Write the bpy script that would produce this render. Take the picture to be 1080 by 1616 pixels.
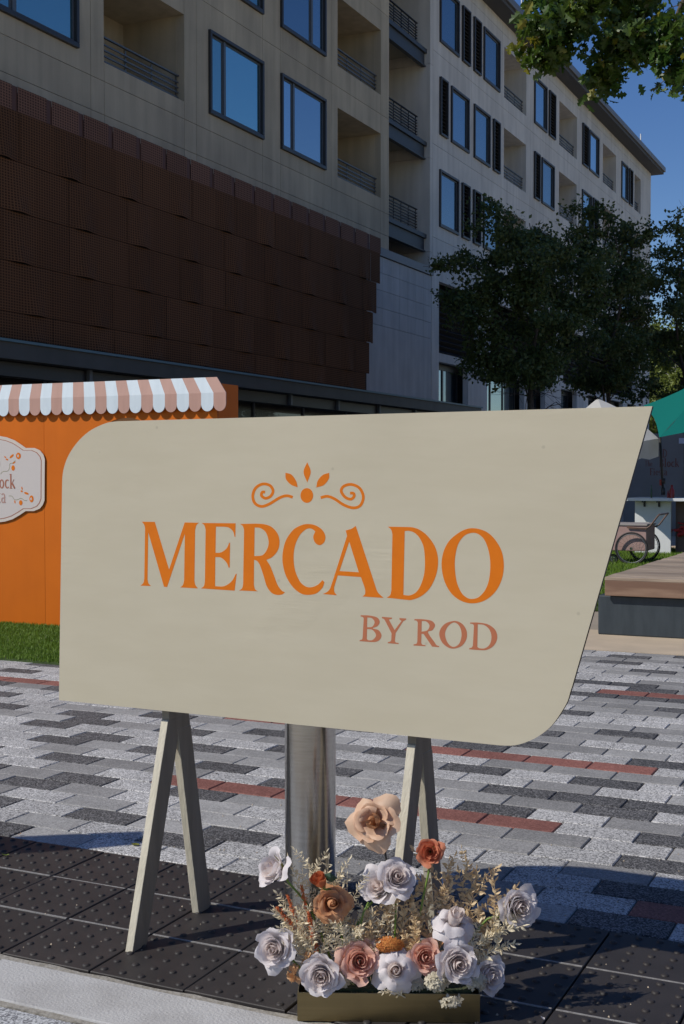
import bpy, bmesh, math, random
import numpy as np
from mathutils import Vector, Matrix
random.seed(7); RNG = np.random.default_rng(7)
for o in list(bpy.data.objects): bpy.data.objects.remove(o)
SC = bpy.context.scene; COL = SC.collection
R = math.radians

# ------------------------------------------------------------------ camera
FPX, PCX, PCY = 1990.0, 540.0, 808.0
PITCH = math.atan(61.0/FPX); YAW = math.atan(947.0/FPX*math.cos(PITCH)); CAMZ = 1.37
cam = bpy.data.objects.new('camera', bpy.data.cameras.new('camera')); COL.objects.link(cam)
cam.location = (0, 0, CAMZ); cam.rotation_euler = (math.pi/2-PITCH, 0, YAW)
cam.data.sensor_fit = 'HORIZONTAL'; cam.data.sensor_width = 24; cam.data.lens = FPX/1080*24
cam.data.clip_end = 1500; cam.data.clip_start = .05
SC.camera = cam
# ------------------------------------------------------------------ world + sun
AZ = R(45.5); EL = R(42.5)            # light travels towards +X+Y at this azimuth from +Y
W = bpy.data.worlds.new('World'); SC.world = W; W.use_nodes = True
nt = W.node_tree; nt.nodes.clear()
sky = nt.nodes.new('ShaderNodeTexSky'); sky.sky_type = 'NISHITA'; sky.sun_disc = False
sky.sun_elevation = EL; sky.sun_rotation = AZ+math.pi; sky.altitude = 300; sky.air_density = 1.0
sky.dust_density = .25; sky.ozone_density = 2.6
hs0 = nt.nodes.new('ShaderNodeHueSaturation'); hs0.inputs['Saturation'].default_value = 1.26; hs0.inputs['Hue'].default_value = .513
bg = nt.nodes.new('ShaderNodeBackground'); bg.inputs[1].default_value = .092
wo = nt.nodes.new('ShaderNodeOutputWorld')
nt.links.new(sky.outputs[0], hs0.inputs['Color']); nt.links.new(hs0.outputs[0], bg.inputs[0]); nt.links.new(bg.outputs[0], wo.inputs[0])
sd = bpy.data.lights.new('sun', 'SUN'); sd.energy = 3.7; sd.angle = R(.53); sd.color = (1, .95, .87)
sun = bpy.data.objects.new('sun', sd); COL.objects.link(sun); sun.location = (-10, -10, 20)
LDIR = Vector((math.sin(AZ)*math.cos(EL), math.cos(AZ)*math.cos(EL), -math.sin(EL)))
sun.rotation_euler = LDIR.to_track_quat('-Z', 'Y').to_euler()
SC.view_settings.view_transform = 'Standard'; SC.view_settings.look = 'None'
SC.view_settings.exposure = 0; SC.view_settings.gamma = 1; SC.view_settings.use_curve_mapping = False

# ------------------------------------------------------------------ survey helpers: photo direction -> point on a real plane
FW = Vector((-math.sin(YAW)*math.cos(PITCH), math.cos(YAW)*math.cos(PITCH), -math.sin(PITCH)))
RT = Vector((math.cos(YAW), math.sin(YAW), 0)); UP = RT.cross(FW)
CAMP = Vector((0, 0, CAMZ))
def ray(x, y): return FW+RT*((x-PCX)/FPX)-UP*((y-PCY)/FPX)
def on(x, y, ax, v):
    r = ray(x, y); return CAMP+r*((v-CAMP[ax])/r[ax])
def dep(x, y, d): return CAMP+ray(x, y)*d
FX = -16.0
def fy(x): return on(x, 400, 0, FX).y      # place along the facade

# ------------------------------------------------------------------ materials
def mat(name, col, rough=.6, metal=0, spec=.5, col2=None, scale=8, detail=4, bump=0, bscale=None, contrast=(.35, .65), trans=0, coat=0, rnd=0, aniso=None, stretch=None, streak=0):
    m = bpy.data.materials.new(name); m.use_nodes = True; n = m.node_tree; N = n.nodes; L = n.links
    p = N['Principled BSDF']; p.inputs['Roughness'].default_value = rough; p.inputs['Metallic'].default_value = metal
    p.inputs['Specular IOR Level'].default_value = spec; p.inputs['Coat Weight'].default_value = coat
    p.inputs['Base Color'].default_value = (*col, 1)
    geo = N.new('ShaderNodeNewGeometry'); vec = geo.outputs['Position']
    if stretch:
        mp = N.new('ShaderNodeMapping'); mp.inputs['Scale'].default_value = stretch; L.new(vec, mp.inputs[0]); vec = mp.outputs[0]
    last = None
    if col2 is not None:
        t = N.new('ShaderNodeTexNoise'); t.inputs['Scale'].default_value = scale; t.inputs['Detail'].default_value = detail
        L.new(vec, t.inputs[0])
        r = N.new('ShaderNodeMapRange'); r.inputs[1].default_value = contrast[0]; r.inputs[2].default_value = contrast[1]
        L.new(t.outputs[0], r.inputs[0])
        mx = N.new('ShaderNodeMix'); mx.data_type = 'RGBA'; mx.inputs[6].default_value = (*col, 1); mx.inputs[7].default_value = (*col2, 1)
        L.new(r.outputs[0], mx.inputs[0]); last = mx.outputs[2]
    if streak:
        mp2 = N.new('ShaderNodeMapping'); mp2.inputs['Scale'].default_value = (2.2, 2.2, .22); L.new(geo.outputs['Position'], mp2.inputs[0])
        t2 = N.new('ShaderNodeTexNoise'); t2.inputs['Scale'].default_value = 1.6; t2.inputs['Detail'].default_value = 7; L.new(mp2.outputs[0], t2.inputs[0])
        r2 = N.new('ShaderNodeMapRange'); r2.inputs[1].default_value = .3; r2.inputs[2].default_value = .7; r2.inputs[3].default_value = 1-streak; r2.inputs[4].default_value = 1+streak*.5; L.new(t2.outputs[0], r2.inputs[0])
        h2 = N.new('ShaderNodeHueSaturation'); L.new(r2.outputs[0], h2.inputs['Value'])
        if last: L.new(last, h2.inputs['Color'])
        else: h2.inputs['Color'].default_value = (*col, 1)
        last = h2.outputs[0]
    if rnd:
        oi = N.new('ShaderNodeObjectInfo'); hs = N.new('ShaderNodeHueSaturation')
        r = N.new('ShaderNodeMapRange'); r.inputs[3].default_value = 1-rnd; r.inputs[4].default_value = 1+rnd
        L.new(oi.outputs['Random'], r.inputs[0]); L.new(r.outputs[0], hs.inputs['Value'])
        if last: L.new(last, hs.inputs['Color'])
        else: hs.inputs['Color'].default_value = (*col, 1)
        last = hs.outputs[0]
    if last: L.new(last, p.inputs['Base Color'])
    if bump:
        t = N.new('ShaderNodeTexNoise'); t.inputs['Scale'].default_value = bscale or scale*3; t.inputs['Detail'].default_value = 5
        L.new(vec, t.inputs[0]); b = N.new('ShaderNodeBump'); b.inputs['Strength'].default_value = min(1, bump); b.inputs['Distance'].default_value = .003*max(1, bump)
        L.new(t.outputs[0], b.inputs['Height']); L.new(b.outputs[0], p.inputs['Normal'])
    if trans:
        tr = N.new('ShaderNodeBsdfTranslucent'); ms = N.new('ShaderNodeMixShader'); ms.inputs[0].default_value = trans
        if last: L.new(last, tr.inputs[0])
        else: tr.inputs[0].default_value = (*col, 1)
        L.new(p.outputs[0], ms.inputs[1]); L.new(tr.outputs[0], ms.inputs[2]); L.new(ms.outputs[0], N['Material Output'].inputs[0])
    return m
def granite(name, base, dark, lite, amt=.5, scale=215):
    m = bpy.data.materials.new(name); m.use_nodes = True; N = m.node_tree.nodes; L = m.node_tree.links
    p = N['Principled BSDF']; p.inputs['Roughness'].default_value = .75; p.inputs['Specular IOR Level'].default_value = .35
    geo = N.new('ShaderNodeNewGeometry')
    v = N.new('ShaderNodeTexVoronoi'); v.inputs['Scale'].default_value = scale; L.new(geo.outputs[0], v.inputs[0])
    sep = N.new('ShaderNodeSeparateColor'); L.new(v.outputs['Color'], sep.inputs[0])
    cr = N.new('ShaderNodeValToRGB'); e = cr.color_ramp; e.elements[0].color = (*dark, 1); e.elements[1].color = (*lite, 1)
    e.elements[0].position = .12; e.elements[1].position = .92; k = e.elements.new(.5); k.color = (*base, 1)
    L.new(sep.outputs[0], cr.inputs[0])
    n = N.new('ShaderNodeTexNoise'); n.inputs['Scale'].default_value = 3.5; n.inputs['Detail'].default_value = 9; n.inputs['Roughness'].default_value = .65; L.new(geo.outputs[0], n.inputs[0])
    r = N.new('ShaderNodeMapRange'); r.inputs[1].default_value = .25; r.inputs[2].default_value = .75; r.inputs[3].default_value = .74; r.inputs[4].default_value = 1.16; L.new(n.outputs[0], r.inputs[0])
    oi = N.new('ShaderNodeObjectInfo'); r2 = N.new('ShaderNodeMapRange'); r2.inputs[3].default_value = .87; r2.inputs[4].default_value = 1.10; L.new(oi.outputs['Random'], r2.inputs[0])
    mu = N.new('ShaderNodeMath'); mu.operation = 'MULTIPLY'; L.new(r.outputs[0], mu.inputs[0]); L.new(r2.outputs[0], mu.inputs[1])
    hs = N.new('ShaderNodeHueSaturation'); L.new(cr.outputs[0], hs.inputs['Color']); L.new(mu.outputs[0], hs.inputs['Value']); L.new(hs.outputs[0], p.inputs['Base Color'])
    b = N.new('ShaderNodeBump'); b.inputs['Strength'].default_value = .35; b.inputs['Distance'].default_value = .002; L.new(sep.outputs[1], b.inputs['Height']); L.new(b.outputs[0], p.inputs['Normal'])
    return m
M = {}
M['cream'] = mat('cream_paint', (.512, .462, .340), .5, spec=.3, col2=(.53, .48, .357), scale=5, bump=.10, bscale=14, stretch=(1, 1, 4))
M['cream_leg'] = mat('cream_timber', (.58, .53, .41), .55, col2=(.50, .455, .345), scale=14, bump=.8, bscale=60, stretch=(2, 2, .25))
M['shade_tone_side'] = mat('shade_toned_timber_side', (.31, .265, .20), .75, col2=(.25, .21, .155), scale=14, bump=.6, bscale=60, stretch=(2, 2, .25))  # darker than the cream legs: shade worked into side and apex block colour
M['board_back'] = mat('board_edge', (.10, .07, .04), .7)
M['orange'] = mat('orange_lettering', (.68, .170, .006), .5, spec=.2, col2=(.65, .16, .006), scale=30)
M['rust_ink'] = mat('terracotta_lettering', (.44, .14, .06), .55)
M['white_pav'] = granite('white_granite', (.45, .44, .423), (.15, .147, .142), (.66, .645, .62))
M['grey_pav'] = granite('grey_granite', (.262, .255, .243), (.19, .185, .178), (.345, .335, .32))
M['grey_pav2'] = granite('warm_grey_granite', (.335, .327, .312), (.24, .235, .225), (.43, .42, .40))
M['dark_pav'] = granite('charcoal_granite', (.072, .069, .069), (.024, .023, .023), (.23, .225, .22))
M['red_pav'] = granite('red_granite', (.26, .105, .08), (.18, .068, .053), (.34, .15, .118))
M['joint'] = mat('joint_sand', (.10, .09, .075), .95, col2=(.16, .14, .11), scale=60)
M['tactile'] = mat('black_rubber_tile', (.031, .027, .025), .55, spec=.32, col2=(.043, .037, .034), scale=9, bump=.3, bscale=300, contrast=(.3, .75), rnd=.1)
M['lip'] = mat('tile_mortar', (.30, .29, .275), .9, col2=(.2, .19, .18), scale=70, bump=.6)
M['kerb'] = mat('concrete_kerb', (.45, .445, .43), .85, col2=(.31, .30, .285), scale=5, detail=12, bump=1, bscale=120, contrast=(.42, .78))
M['mortar'] = mat('rough_mortar', (.24, .22, .18), .95, col2=(.34, .32, .28), scale=50, bump=1.5, bscale=90)
M['tan'] = mat('tan_concrete', (.52, .42, .30), .85, col2=(.44, .36, .26), scale=3, detail=8, bump=.4)
M['ground'] = mat('ground_concrete', (.33, .28, .22), .9, col2=(.27, .23, .18), scale=2)
M['steel'] = mat('brushed_steel', (.56, .55, .53), .20, metal=1, col2=(.49, .475, .45), scale=12, bump=.03, bscale=90, stretch=(1, 1, 14))
M['brass'] = mat('brushed_brass', (.25, .195, .10), .36, metal=1, col2=(.225, .175, .09), scale=10, bump=.06, bscale=60, stretch=(.3, .3, 10))
M['brass_in'] = mat('brass_inside', (.2, .15, .07), .5, metal=.7)
M['concrete'] = mat('beige_concrete', (.54, .455, .315), .85, col2=(.44, .37, .26), scale=.7, detail=9, bump=.3, bscale=20, rnd=.05, streak=.16)
M['concrete2'] = mat('pale_concrete', (.74, .70, .62), .85, col2=(.65, .615, .545), scale=.7, detail=9, bump=.3, bscale=20, rnd=.04, streak=.14)
M['stone'] = mat('grey_limestone', (.54, .53, .50), .75, col2=(.47, .465, .44), scale=1.2, detail=8, rnd=.05, streak=.12)
M['soffit'] = mat('soffit_paint', (.30, .285, .24), .8)
M['soffit2'] = mat('dark_soffit', (.09, .09, .09), .8)
M['frame'] = mat('dark_bronze_frame', (.045, .045, .047), .45, metal=.3)
M['steelgrey'] = mat('painted_steel', (.11, .125, .14), .5, metal=.2)
M['rail'] = mat('rail_paint', (.022, .022, .024), .5, spec=.2)
M['slab'] = mat('slab_edge_steel', (.05, .058, .066), .5, spec=.3)
M['fascia'] = mat('roof_fascia', (.16, .16, .165), .5)
M['canopy'] = mat('canopy_panels', (.075, .075, .066), .6, col2=(.06, .06, .052), scale=2)
M['flash'] = mat('canopy_flashing', (.10, .19, .22), .5)
M['dark'] = mat('dark_interior', (.02, .02, .02), .8)
M['door'] = mat('door_paint', (.05, .035, .028), .6)
M['white'] = mat('white_paint', (.70, .71, .70), .5, col2=(.66, .67, .66), scale=4)
M['awn_w'] = mat('awning_white', (.62, .70, .74), .6, col2=(.57, .65, .69), scale=6, stretch=(3, 3, .5))
M['awn_p'] = mat('awning_pink', (.47, .275, .215), .6, col2=(.43, .25, .195), scale=6, stretch=(3, 3, .5))
M['stall'] = mat('orange_stall_paint', (.62, .145, .006), .55, spec=.2, col2=(.57, .132, .006), scale=2.2, bump=.3, bscale=8, streak=.07)
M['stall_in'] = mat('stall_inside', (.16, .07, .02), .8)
M['plaque'] = mat('plaque_cream', (.56, .51, .475), .55)
M['plaque_rim'] = mat('plaque_rim', (.60, .53, .46), .55)
M['plaque_brown'] = mat('plaque_brown', (.36, .13, .075), .55)
M['plaque_pink'] = mat('plaque_pink', (.42, .24, .20), .6)
M['wood'] = mat('weathered_deck', (.37, .295, .22), .75, col2=(.24, .18, .13), scale=6, detail=8, bump=.8, bscale=40, stretch=(.35, 4, 4), rnd=.2)
M['wood2'] = mat('deck_edge', (.17, .095, .06), .7, col2=(.29, .185, .12), scale=5, detail=8, bump=.6, stretch=(.3, 3, 3), contrast=(.45, .7))
M['slate'] = mat('dark_planter_metal', (.024, .034, .042), .6, col2=(.034, .046, .055), scale=7, stretch=(3, 3, .6))
M['teal'] = mat('teal_fabric', (.004, .145, .125), .85, spec=.15, bump=.2, bscale=300, trans=.15)
M['whitefab'] = mat('white_fabric', (.68, .68, .66), .8, bump=.2, bscale=200, trans=.35, col2=(.62, .61, .58), scale=4)
M['black'] = mat('black_metal', (.02, .02, .02), .45)
M['tyre'] = mat('tyre_rubber', (.025, .023, .022), .7)
M['cartbody'] = mat('cart_panel', (.40, .27, .24), .5, col2=(.34, .21, .18), scale=5)
M['cartlid'] = mat('cart_lid', (.30, .27, .25), .5)
M['chrome'] = mat('chrome', (.6, .6, .6), .2, metal=1)
M['carthandle'] = mat('cart_handle_wood', (.13, .075, .055), .5)
M['bottleg'] = mat('green_bottle', (.015, .07, .03), .2)
M['bottler'] = mat('red_bottle', (.25, .02, .015), .3)
M['wallgrey'] = mat('grey_hoarding', (.20, .205, .20), .8, col2=(.17, .17, .165), scale=2)
M['walltext'] = mat('hoarding_lettering', (.17, .055, .04), .7)
M['lbl'] = mat('pale_notice', (.45, .5, .6), .6)
M['redcloth'] = mat('red_cloth', (.35, .02, .02), .8)
M['bark'] = mat('bark', (.06, .048, .035), .9, col2=(.10, .08, .06), scale=12, bump=1, stretch=(3, 3, .6))
M['leaf_dark'] = mat('dark_oak_leaves', (.065, .105, .028), .5, col2=(.11, .145, .04), scale=1.1, trans=.3)
M['leaf_mid'] = mat('sunlit_leaves', (.17, .22, .03), .5, col2=(.17, .20, .04), scale=1.2, trans=.35)
M['leaf_near'] = mat('oak_leaves_near', (.045, .10, .016), .42, col2=(.11, .16, .02), scale=2.3, trans=.35, contrast=(.42, .72))
M['leaf_yellow'] = mat('yellowing_leaves', (.30, .26, .03), .45, col2=(.16, .19, .025), scale=6, trans=.35)
M['turf'] = mat('turf_soil', (.035, .06, .012), .95, col2=(.05, .085, .018), scale=9)
M['blade'] = mat('grass_blades', (.11, .20, .010), .6, col2=(.15, .25, .018), scale=5, trans=.2)
M['farwall'] = mat('far_building_wall', (.48, .47, .44), .85, col2=(.42, .41, .38), scale=.4)
# screen mesh with woven holes
def weather_board(m):
    N = m.node_tree.nodes; L = m.node_tree.links; p = N['Principled BSDF']; geo = N.new('ShaderNodeNewGeometry')
    src = p.inputs['Base Color'].links[0].from_socket
    v = N.new('ShaderNodeTexVoronoi'); v.inputs['Scale'].default_value = 9; L.new(geo.outputs[0], v.inputs[0])
    r = N.new('ShaderNodeMapRange'); r.inputs[1].default_value = .025; r.inputs[2].default_value = .055; r.inputs[3].default_value = .84; r.inputs[4].default_value = 1; L.new(v.outputs['Distance'], r.inputs[0])
    n2 = N.new('ShaderNodeTexNoise'); n2.inputs['Scale'].default_value = 1.7; n2.inputs['Detail'].default_value = 6; L.new(geo.outputs[0], n2.inputs[0])
    r2 = N.new('ShaderNodeMapRange'); r2.inputs[1].default_value = .3; r2.inputs[2].default_value = .7; r2.inputs[3].default_value = .965; r2.inputs[4].default_value = 1.025; L.new(n2.outputs[0], r2.inputs[0])
    mu = N.new('ShaderNodeMath'); mu.operation = 'MULTIPLY'; L.new(r.outputs[0], mu.inputs[0]); L.new(r2.outputs[0], mu.inputs[1])
    hs = N.new('ShaderNodeHueSaturation'); L.new(src, hs.inputs['Color']); L.new(mu.outputs[0], hs.inputs['Value']); L.new(hs.outputs[0], p.inputs['Base Color'])
    mp = N.new('ShaderNodeMapping'); mp.inputs['Scale'].default_value = (7, 1, 60); mp.inputs['Rotation'].default_value = (0, .06, 0); L.new(geo.outputs[0], mp.inputs[0])
    a = N.new('ShaderNodeTexNoise'); a.inputs['Scale'].default_value = 1; a.inputs['Detail'].default_value = 6; L.new(mp.outputs[0], a.inputs[0])
    k = N.new('ShaderNodeTexNoise'); k.inputs['Scale'].default_value = 3.3; k.inputs['Detail'].default_value = 3; L.new(geo.outputs[0], k.inputs[0])
    kr = N.new('ShaderNodeMapRange'); kr.inputs[1].default_value = .60; kr.inputs[2].default_value = .72; L.new(k.outputs[0], kr.inputs[0])
    m3 = N.new('ShaderNodeMath'); m3.operation = 'MULTIPLY'; L.new(a.outputs[0], m3.inputs[0]); L.new(kr.outputs[0], m3.inputs[1])
    b = N.new('ShaderNodeBump'); b.inputs['Strength'].default_value = .5; b.inputs['Distance'].default_value = .003; L.new(m3.outputs[0], b.inputs['Height'])
    old = p.inputs['Normal'].links[0].from_socket; L.new(old, b.inputs['Normal']); L.new(b.outputs[0], p.inputs['Normal'])
weather_board(M['cream'])
def screen_mat(name, c1, c2):
    m = bpy.data.materials.new(name); m.use_nodes = True; N = m.node_tree.nodes; L = m.node_tree.links
    p = N['Principled BSDF']; p.inputs['Roughness'].default_value = .8; p.inputs['Specular IOR Level'].default_value = .08
    geo = N.new('ShaderNodeNewGeometry'); se = N.new('ShaderNodeSeparateXYZ'); L.new(geo.outputs[0], se.inputs[0])
    outs = []
    for ax, f in ((1, 2*math.pi/.075), (2, 2*math.pi/.052)):
        a = N.new('ShaderNodeMath'); a.operation = 'MULTIPLY'; a.inputs[1].default_value = f; L.new(se.outputs[ax], a.inputs[0])
        s = N.new('ShaderNodeMath'); s.operation = 'SINE'; L.new(a.outputs[0], s.inputs[0]); outs.append(s.outputs[0])
    mx = N.new('ShaderNodeMath'); mx.operation = 'MAXIMUM'; L.new(outs[0], mx.inputs[0]); L.new(outs[1], mx.inputs[1])
    r = N.new('ShaderNodeMapRange'); r.inputs[1].default_value = .2; r.inputs[2].default_value = .7; L.new(mx.outputs[0], r.inputs[0])
    nn = N.new('ShaderNodeTexNoise'); nn.inputs['Scale'].default_value = 1.1; nn.inputs['Detail'].default_value = 6; L.new(geo.outputs[0], nn.inputs[0])
    oi = N.new('ShaderNodeObjectInfo'); ad = N.new('ShaderNodeMath'); ad.operation = 'ADD'; L.new(nn.outputs[0], ad.inputs[0]); L.new(oi.outputs['Random'], ad.inputs[1])
    rv = N.new('ShaderNodeMapRange'); rv.inputs[1].default_value = .3; rv.inputs[2].default_value = 1.6; rv.inputs[3].default_value = .86; rv.inputs[4].default_value = 1.14; L.new(ad.outputs[0], rv.inputs[0])
    cm = N.new('ShaderNodeMix'); cm.data_type = 'RGBA'; cm.inputs[6].default_value = (*c1, 1); cm.inputs[7].default_value = (*c2, 1); L.new(r.outputs[0], cm.inputs[0])
    hs = N.new('ShaderNodeHueSaturation'); L.new(cm.outputs[2], hs.inputs['Color']); L.new(rv.outputs[0], hs.inputs['Value']); L.new(hs.outputs[0], p.inputs['Base Color'])
    return m
M['screen'] = screen_mat('rust_mesh', (.055, .027, .014), (.19, .088, .042))
M['screen_top'] = screen_mat('rust_mesh_light', (.085, .045, .032), (.26, .135, .09))
M['screen_post'] = mat('screen_posts', (.12, .05, .032), .7)
def glass_mat(name, tint, base, fac):
    m = bpy.data.materials.new(name); m.use_nodes = True; N = m.node_tree.nodes; L = m.node_tree.links
    p = N['Principled BSDF']; p.inputs['Base Color'].default_value = (*base, 1); p.inputs['Roughness'].default_value = .25
    g = N.new('ShaderNodeBsdfGlossy'); g.inputs[0].default_value = (*tint, 1); g.inputs[1].default_value = .02
    geo = N.new('ShaderNodeNewGeometry'); nn = N.new('ShaderNodeTexNoise'); nn.inputs['Scale'].default_value = .8; L.new(geo.outputs[0], nn.inputs[0])
    b = N.new('ShaderNodeBump'); b.inputs['Strength'].default_value = .15; b.inputs['Distance'].default_value = .02; L.new(nn.outputs[0], b.inputs['Height']); L.new(b.outputs[0], g.inputs['Normal'])
    oi = N.new('ShaderNodeObjectInfo'); rr_ = N.new('ShaderNodeMapRange'); rr_.inputs[3].default_value = .45; rr_.inputs[4].default_value = .95; L.new(oi.outputs['Random'], rr_.inputs[0])
    hg = N.new('ShaderNodeHueSaturation'); hg.inputs['Color'].default_value = (*tint, 1); L.new(rr_.outputs[0], hg.inputs['Value']); L.new(hg.outputs[0], g.inputs[0])
    mi = N.new('ShaderNodeMixShader'); mi.inputs[0].default_value = fac
    L.new(p.outputs[0], mi.inputs[1]); L.new(g.outputs[0], mi.inputs[2]); L.new(mi.outputs[0], N['Material Output'].inputs[0])
    return m
M['glass'] = glass_mat('window_glass', (.75, .88, .95), (.03, .05, .06), .6)
M['glass2'] = glass_mat('window_glass_teal', (.55, .85, .85), (.05, .10, .11), .6)
M['shop'] = glass_mat('shop_glass', (.7, .7, .7), (.008, .008, .008), .16)

# ------------------------------------------------------------------ object helpers
OFF = {}
def tag(o, label=None, cat=None, group=None, kind=None):
    if label: o['label'] = label
    if cat: o['category'] = cat
    if group: o['group'] = group
    if kind: o['kind'] = kind
    return o
def thing(name, loc, label, cat, group=None, kind=None):
    o = bpy.data.objects.new(name, None); COL.objects.link(o); o.location = loc; o.empty_display_size = .1
    OFF[o.name] = Vector(loc); return tag(o, label, cat, group, kind)
class MB:
    def __init__(s): s.v = []; s.f = []; s.m = []
    def add(s, vs, fs, mi=0):
        b = len(s.v); s.v += [tuple(v) for v in vs]; s.f += [tuple(i+b for i in f) for f in fs]; s.m += [mi]*len(fs); return s
    def box(s, x0, x1, y0, y1, z0, z1, mi=0):
        vs = [(x0, y0, z0), (x1, y0, z0), (x1, y1, z0), (x0, y1, z0), (x0, y0, z1), (x1, y0, z1), (x1, y1, z1), (x0, y1, z1)]
        return s.add(vs, [(0, 3, 2, 1), (4, 5, 6, 7), (0, 1, 5, 4), (1, 2, 6, 5), (2, 3, 7, 6), (3, 0, 4, 7)], mi)
    def obox(s, c, ax, ay, az, mi=0):   # centre and half-axes
        c, ax, ay, az = map(Vector, (c, ax, ay, az))
        vs = [c+ax*i+ay*j+az*k for k in (-1, 1) for (i, j) in ((-1, -1), (1, -1), (1, 1), (-1, 1))]
        return s.add(vs, [(0, 3, 2, 1), (4, 5, 6, 7), (0, 1, 5, 4), (1, 2, 6, 5), (2, 3, 7, 6), (3, 0, 4, 7)], mi)
    def bar(s, a, b, w, h, side=None, mi=0):
        a, b = Vector(a), Vector(b); d = (b-a); sd_ = Vector(side) if side else d.cross(Vector((0, 0, 1)))
        if sd_.length < 1e-6: sd_ = Vector((1, 0, 0))
        sd_.normalize(); u = sd_.cross(d).normalized()
        return s.obox((a+b)/2, d/2, sd_*w/2, u*h/2, mi)
    def tube(s, pts, rad, n=6, mi=0, cap=True):
        pts = [Vector(p) for p in pts]; rs = rad if hasattr(rad, '__len__') else [rad]*len(pts)
        b = len(s.v); prev = None
        for i, p in enumerate(pts):
            d = (pts[min(i+1, len(pts)-1)]-pts[max(i-1, 0)]).normalized()
            if prev is None: prev = d.orthogonal().normalized()
            u = (prev-d*prev.dot(d)); u = u.normalized() if u.length > 1e-6 else d.orthogonal().normalized(); prev = u; w = d.cross(u)
            for k in range(n):
                a = 2*math.pi*k/n; s.v.append(tuple(p+(u*math.cos(a)+w*math.sin(a))*rs[i]))
        for i in range(len(pts)-1):
            for k in range(n):
                s.f.append((b+i*n+k, b+i*n+(k+1) % n, b+(i+1)*n+(k+1) % n, b+(i+1)*n+k)); s.m.append(mi)
        if cap:
            s.f.append(tuple(b+k for k in range(n))[::-1]); s.f.append(tuple(b+(len(pts)-1)*n+k for k in range(n))); s.m += [mi, mi]
        return s
    def build(s, name, mats, parent=None, smooth=False, kind=None, bevel=0, label=None):
        me = bpy.data.meshes.new(name); mats = mats if isinstance(mats, (list, tuple)) else [mats]
        V = np.array(s.v, dtype=float).reshape(-1, 3)
        if parent: off = OFF[parent.name]; loc = Vector((0, 0, 0))
        else:
            lo = V.min(0); hi = V.max(0); loc = Vector(((lo[0]+hi[0])/2, (lo[1]+hi[1])/2, lo[2])); off = loc
        me.from_pydata([tuple(p) for p in (V-np.array(off))], [], s.f)
        for mm in mats: me.materials.append(mm)
        if len(mats) > 1: me.polygons.foreach_set('material_index', s.m)
        if smooth: me.polygons.foreach_set('use_smooth', [True]*len(s.f))
        me.update()
        o = bpy.data.objects.new(name, me); COL.objects.link(o); o.location = loc; OFF[o.name] = Vector(off)
        if parent: o.parent = parent
        if kind: o['kind'] = kind
        if label: o['label'] = label
        if bevel:
            b = o.modifiers.new('bevel', 'BEVEL'); b.width = bevel; b.segments = 2; b.limit_method = 'ANGLE'
        return o
def inst(name, me, loc, parent=None, rot=None, kind=None):   # loc in world, parent unrotated
    o = bpy.data.objects.new(name, me); COL.objects.link(o)
    o.location = Vector(loc)-(OFF[parent.name] if parent else Vector((0, 0, 0)))
    if rot: o.rotation_euler = rot
    if parent: o.parent = parent
    if kind: o['kind'] = kind
    return o
def struct(o): o['kind'] = 'structure'; return o
def smooth_path(P, n=6):
    """points (x,y) are corners, (x,y,1) are smooth"""
    out = []; K = len(P)
    for i in range(K):
        p0, p1, p2, p3 = P[i-1], P[i], P[(i+1) % K], P[(i+2) % K]
        a = np.array(p1[:2], float); b = np.array(p2[:2], float)
        s1 = len(p1) > 2; s2 = len(p2) > 2
        if not s1 and not s2: out.append(tuple(a)); continue
        t1 = (b-np.array(p0[:2]))/2 if s1 else (b-a); t2 = (np.array(p3[:2])-a)/2 if s2 else (b-a)
        L = np.linalg.norm(b-a)
        for t in (t1, t2):
            l = np.linalg.norm(t)
            if l > L: t *= L/l
        for k in range(n):
            u = k/n; h = (2*u**3-3*u*u+1, u**3-2*u*u+u, -2*u**3+3*u*u, u**3-u*u)
            out.append(tuple(h[0]*a+h[1]*t1+h[2]*b+h[3]*t2))
    return out
def flat_shape(name, loops, origin, ex, ey, m, parent, thick=.0006, nrm=None):
    """filled 2D outline with holes -> mesh lying in the plane origin + x*ex + y*ey, raised by thick"""
    cu = bpy.data.curves.new(name, 'CURVE'); cu.dimensions = '2D'; cu.fill_mode = 'BOTH'; cu.extrude = thick/2
    for lp in loops:
        sp = cu.splines.new('POLY'); sp.points.add(len(lp)-1); sp.use_cyclic_u = True
        for q, (x, y) in zip(sp.points, lp): q.co = (x, y, 0, 1)
    tmp = bpy.data.objects.new('tmp', cu); COL.objects.link(tmp)
    bpy.context.view_layer.update()
    me = bpy.data.meshes.new_from_object(tmp.evaluated_get(bpy.context.evaluated_depsgraph_get()))
    bpy.data.objects.remove(tmp)
    ex, ey, origin = Vector(ex), Vector(ey), Vector(origin); nz = ex.cross(ey)
    off = OFF[parent.name]
    for v in me.vertices: v.co = origin+ex*v.co.x+ey*v.co.y+nz*v.co.z-off
    me.materials.clear(); me.materials.append(m); me.update()
    o = bpy.data.objects.new(name, me); COL.objects.link(o); o.parent = parent; OFF[o.name] = off
    return o

# ------------------------------------------------------------------ ground
g = MB(); g.add([(-400, -60, -.03), (400, -60, -.03), (400, 900, -.03), (-400, 900, -.03)], [(0, 1, 2, 3)])
struct(g.build('ground', M['ground']))
g = MB(); g.box(-6.5, 12, 9.66, 10.9, -.02, .0); struct(g.build('concrete_path', M['tan']))
g = MB(); g.box(3.0, 40, 9.66, 60, -.024, -.004); g.box(-16, 3.0, 24, 60, -.024, -.004); struct(g.build('plaza_concrete', M['tan']))
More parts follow.
